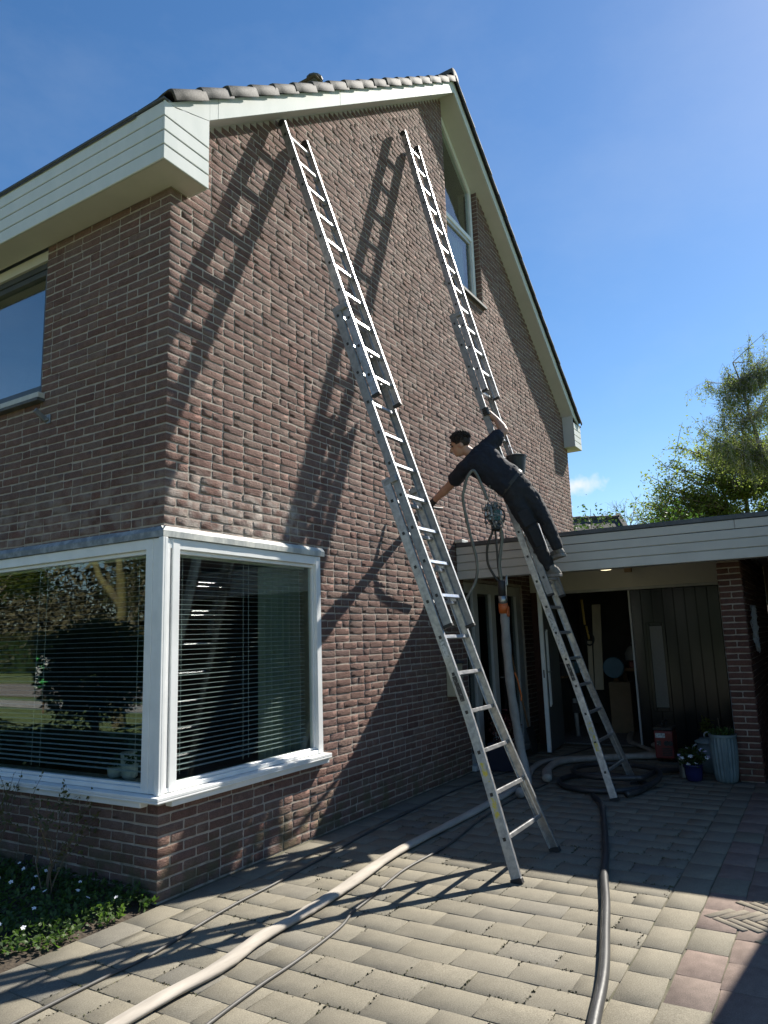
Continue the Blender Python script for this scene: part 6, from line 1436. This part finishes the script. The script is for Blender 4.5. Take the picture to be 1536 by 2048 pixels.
crown_tree('birch_tree', 'tall airy birch with drooping twigs at the right edge of the photo', (21.75, -3.2, 0), [(21.75, -3.2, 0), (21.65, -3.05, 2.5), (21.5, -2.85, 4.5), (21.2, -2.6, 6.4), (20.85, -2.4, 7.7), (20.55, -2.25, 8.8), (20.4, -2.1, 9.5)],
    lobes([((20.3, -1.6, 8.2), (0.5, 0.55, 1.0)), ((20.5, -2.4, 9.0), (0.6, 0.7, 0.9)), ((20.8, -3.1, 9.6), (0.6, 0.7, 1.0)), ((20.3, -1.3, 7.3), (0.5, 0.5, 0.7)), ((20.9, -2.4, 7.2), (0.7, 1.1, 0.9)), ((21.1, -3.6, 8.2), (0.7, 0.9, 1.6)), ((21.0, -3.0, 6.4), (0.7, 1.2, 0.7))], rg, 80), 280, 0.36, 0.066, 'leaf_birch', 'bark_birch', 52, hang=0.62, droop=0.6, r0=0.11, twig_r=0.009)
tree('bare_tree', 'small bare twiggy tree beyond the neighbour\'s roof', (38.0, 5.0, 0), [((0, 0, 0), (0, 0, 1), 1.9, 1.0)], 5, 1.85, 0.09, 0, 0.1, 'leaf_mixed', 'twig', 63, spread=0.4, split=(2, 4), shrink=0.72)
sb_ = thing('evergreen_shrub', (11.1, 0.1, 0), 'glossy evergreen shrub behind the far corner of the house above the garage roof', 'shrub')
rg = random.Random(77); mb = MB(); tips = []
for k in range(6): twigs(mb, (11.1+rg.gauss(0, 0.12), 0.1+rg.gauss(0, 0.2), 0), (rg.gauss(0, 0.10), rg.gauss(0, 0.14), 1), 1.72, 0.03, 3, rg, tips, 0.35)
mb.build('branches', 'bark', sb_); leaf_mesh('crown', [p+Vector((rg.gauss(0, 0.14), rg.gauss(0, 0.14), rg.gauss(0, 0.14))) for p, _ in tips for __ in range(16)], 0.075, 'leaf_dark', 78, sb_)
# neighbour's house beyond the garage
nh = thing('neighbour_house', (28.0, 6.0, 0), 'distant house with grey pantiled roof beyond the garage roof', 'house')
ra = Vector((0.515, -0.857, 0)); rn = Vector((-0.857, -0.515, 0)); pe = Vector((27.25, 3.28, 6.13)); L_ = 11.0; run = 3.3; dz = 2.6
a0, a1 = pe, pe-ra*L_
MB().add([a0, a1, a1+rn*run-Vector((0, 0, dz)), a0+rn*run-Vector((0, 0, dz)), a0-rn*run-Vector((0, 0, dz)), a1-rn*run-Vector((0, 0, dz))], [(0, 1, 2, 3), (1, 0, 4, 5)]).build('roof', 'roof_tile', nh)
MB().prism([a0-ra*0.25-Vector((0, 0, 0.25)), a0-ra*0.25+rn*(run-0.35)-Vector((0, 0, dz)), (a0-ra*0.25+rn*(run-0.35)).xy.to_3d(), (a0-ra*0.25-rn*(run-0.35)).xy.to_3d(), a0-ra*0.25-rn*(run-0.35)-Vector((0, 0, dz))], -ra*(L_-0.5)).build('wall', 'far_wall', nh)
for i in range(34): q_ = a0-ra*(i*0.32)+Vector((0, 0, 0.0)); MB().tube([q_, q_-ra*0.31], [0.125, 0.095], 8).build('ridge_tile', 'roof_tile', nh)
for i in range(12):
    p = a0+ra*0.02+rn*(run*i/12)-Vector((0, 0, dz*i/12)); MB().obox(p+Vector((0, 0, 0.04)), ra*0.10, (rn*run/12-Vector((0, 0, dz/12)))*0.5, (0, 0, 0.07)).build('verge_tile', 'roof_tile', nh)

# ------------------------------------------------------------------ front garden and street trees, seen mirrored in the left pane
tb_ = thing('round_bush', (-2.15, 3.55, 0), 'dark round clipped bush mirrored in the left pane of the corner window', 'bush')
MB().tube([(-2.15, 3.55, 0), (-2.15, 3.55, 0.9)], [0.06, 0.04], 8).build('stem', 'bark', tb_)
leaf_mesh('crown', blob_pts(11000, (-2.15, 3.55, 1.28), (0.66, 0.66, 0.60), 91, 0.45), 0.06, 'leaf_dark', 92, tb_)
hb = thing('low_hedge', (-2.4, 4.6, 0), 'low loose hedge of dark shrubs mirrored in the left pane', 'hedge')
hp_ = np.vstack([blob_pts(1300, (-2.3+0.25*math.sin(k), 2.2+0.62*k, 0.30), (0.45, 0.5, 0.36+0.08*math.sin(k*2.1)), 95+k, 0.6) for k in range(7)])
leaf_mesh('crown', hp_, 0.055, 'leaf_dark', 99, hb); mb = MB(); [mb.tube([(-2.3, 2.2+0.62*k, 0), (-2.3, 2.2+0.62*k, 0.4)], 0.02, 6) for k in range(7)]; mb.build('branches', 'bark', hb)
tree('street_tree', 'tree with yellow lichen on its trunk mirrored in the left pane', (-6.3, 8.3, 0), [((0, 0, 0), (0.02, 0.02, 1), 1.5, 1.0)], 5, 2.0, 0.14, 0, 0.11, 'leaf_mixed', 'bark_lichen', 103, spread=0.42, scat=0.15)
for k, (x, y, s_) in enumerate(((-19, 17, 4.2), (-21, 26, 4.6), (-18.5, 36, 4.4), (-23, 9, 4.2))):
    tree('street_tree', ['street tree mirrored in the left pane, nearest the window\'s left edge', 'tall street tree mirrored mid-pane behind the round bush', 'street tree mirrored far back beside the lichen trunk', 'wide street tree beyond the road mirrored at the far left'][k], (x, y, 0), [((0, 0, 0), (0.02, 0.02, 1), 1.0, 1.0)], 5, s_*0.8, 0.22, 5200, 0.26, 'leaf_mixed' if k % 2 else 'leaf_spring', 'bark', 110+k, spread=0.45, scat=0.4, group='street trees')
hd = thing('far_hedge', (-26, 24, 0), 'dense green hedge beyond the road mirrored in the left pane', 'hedge')
leaf_mesh('crown', np.column_stack([nrng.uniform(-28, -25, 9000), nrng.uniform(-2, 60, 9000), nrng.uniform(0, 2.6, 9000)]), 0.38, 'leaf_mixed', 121, hd); MB().box(-27.5, -25.5, -2, 60, -0.05, 2.1).build('branches', 'leaf_dark', hd)
sg_ = thing('notice_board', (-8.0, 13.3, 0), 'small green and white notice board mirrored at the left of the pane', 'sign')
MB().box(-8.03, -7.99, 13.0, 13.6, 0.55, 1.35).build('panel', 'green_sign', sg_); MB().box(-8.05, -8.031, 13.27, 13.33, -0.05, 0.9).build('post', 'wood', sg_)
MB().add([(-10.4,-60,-0.048),(-8.8,-60,-0.048),(-8.8,60,-0.048),(-10.4,60,-0.048)], [(0,1,2,3)]).build('footpath', 'path_concrete', None, kind='structure', origin=(-5.8,0,-0.048))
# unseen shed added so that its shadow falls into the lower right corner
caster = thing('shadow_caster', (3.9, -6.6, 0), 'unseen flat-roofed shed beyond the right edge casting the lower right shadow', 'blocker')
tt = R(-7); cx_, cy_ = 5.2, -5.74; ux, uy = Vector((math.cos(tt), math.sin(tt), 0)), Vector((-math.sin(tt), math.cos(tt), 0)); c_ = Vector((cx_, cy_, 0))
MB().obox(c_+Vector((0, 0, 1.5)), ux*1.9, uy*1.35, (0, 0, 1.5)).build('wall', 'far_wall', caster); MB().obox(c_+Vector((0, 0, 3.05)), ux*2.0, uy*1.42, (0, 0, 0.05)).build('roof', 'grey_metal_trim', caster)

# wood beyond the road, one brown-green mass of bare crowns mirrored in the left pane
nw = 26000; wx = nrng.uniform(-42, -29, nw); wy = nrng.uniform(-6, 75, nw)
wh = 7.5+2.6*np.sin(wy*0.33)+1.6*np.sin(wy*0.83+1.0); wz = nrng.uniform(0.0, 1.0, nw)**0.8*wh
o = leaf_mesh('wood', np.column_stack([wx, wy, wz]), 0.75, 'leaf_wood', 131, None, aspect=0.35, kind='stuff', origin=(-35, 30, 0)); put_props(o, 'brown-green wood beyond the road mirrored in the left pane', 'wood')
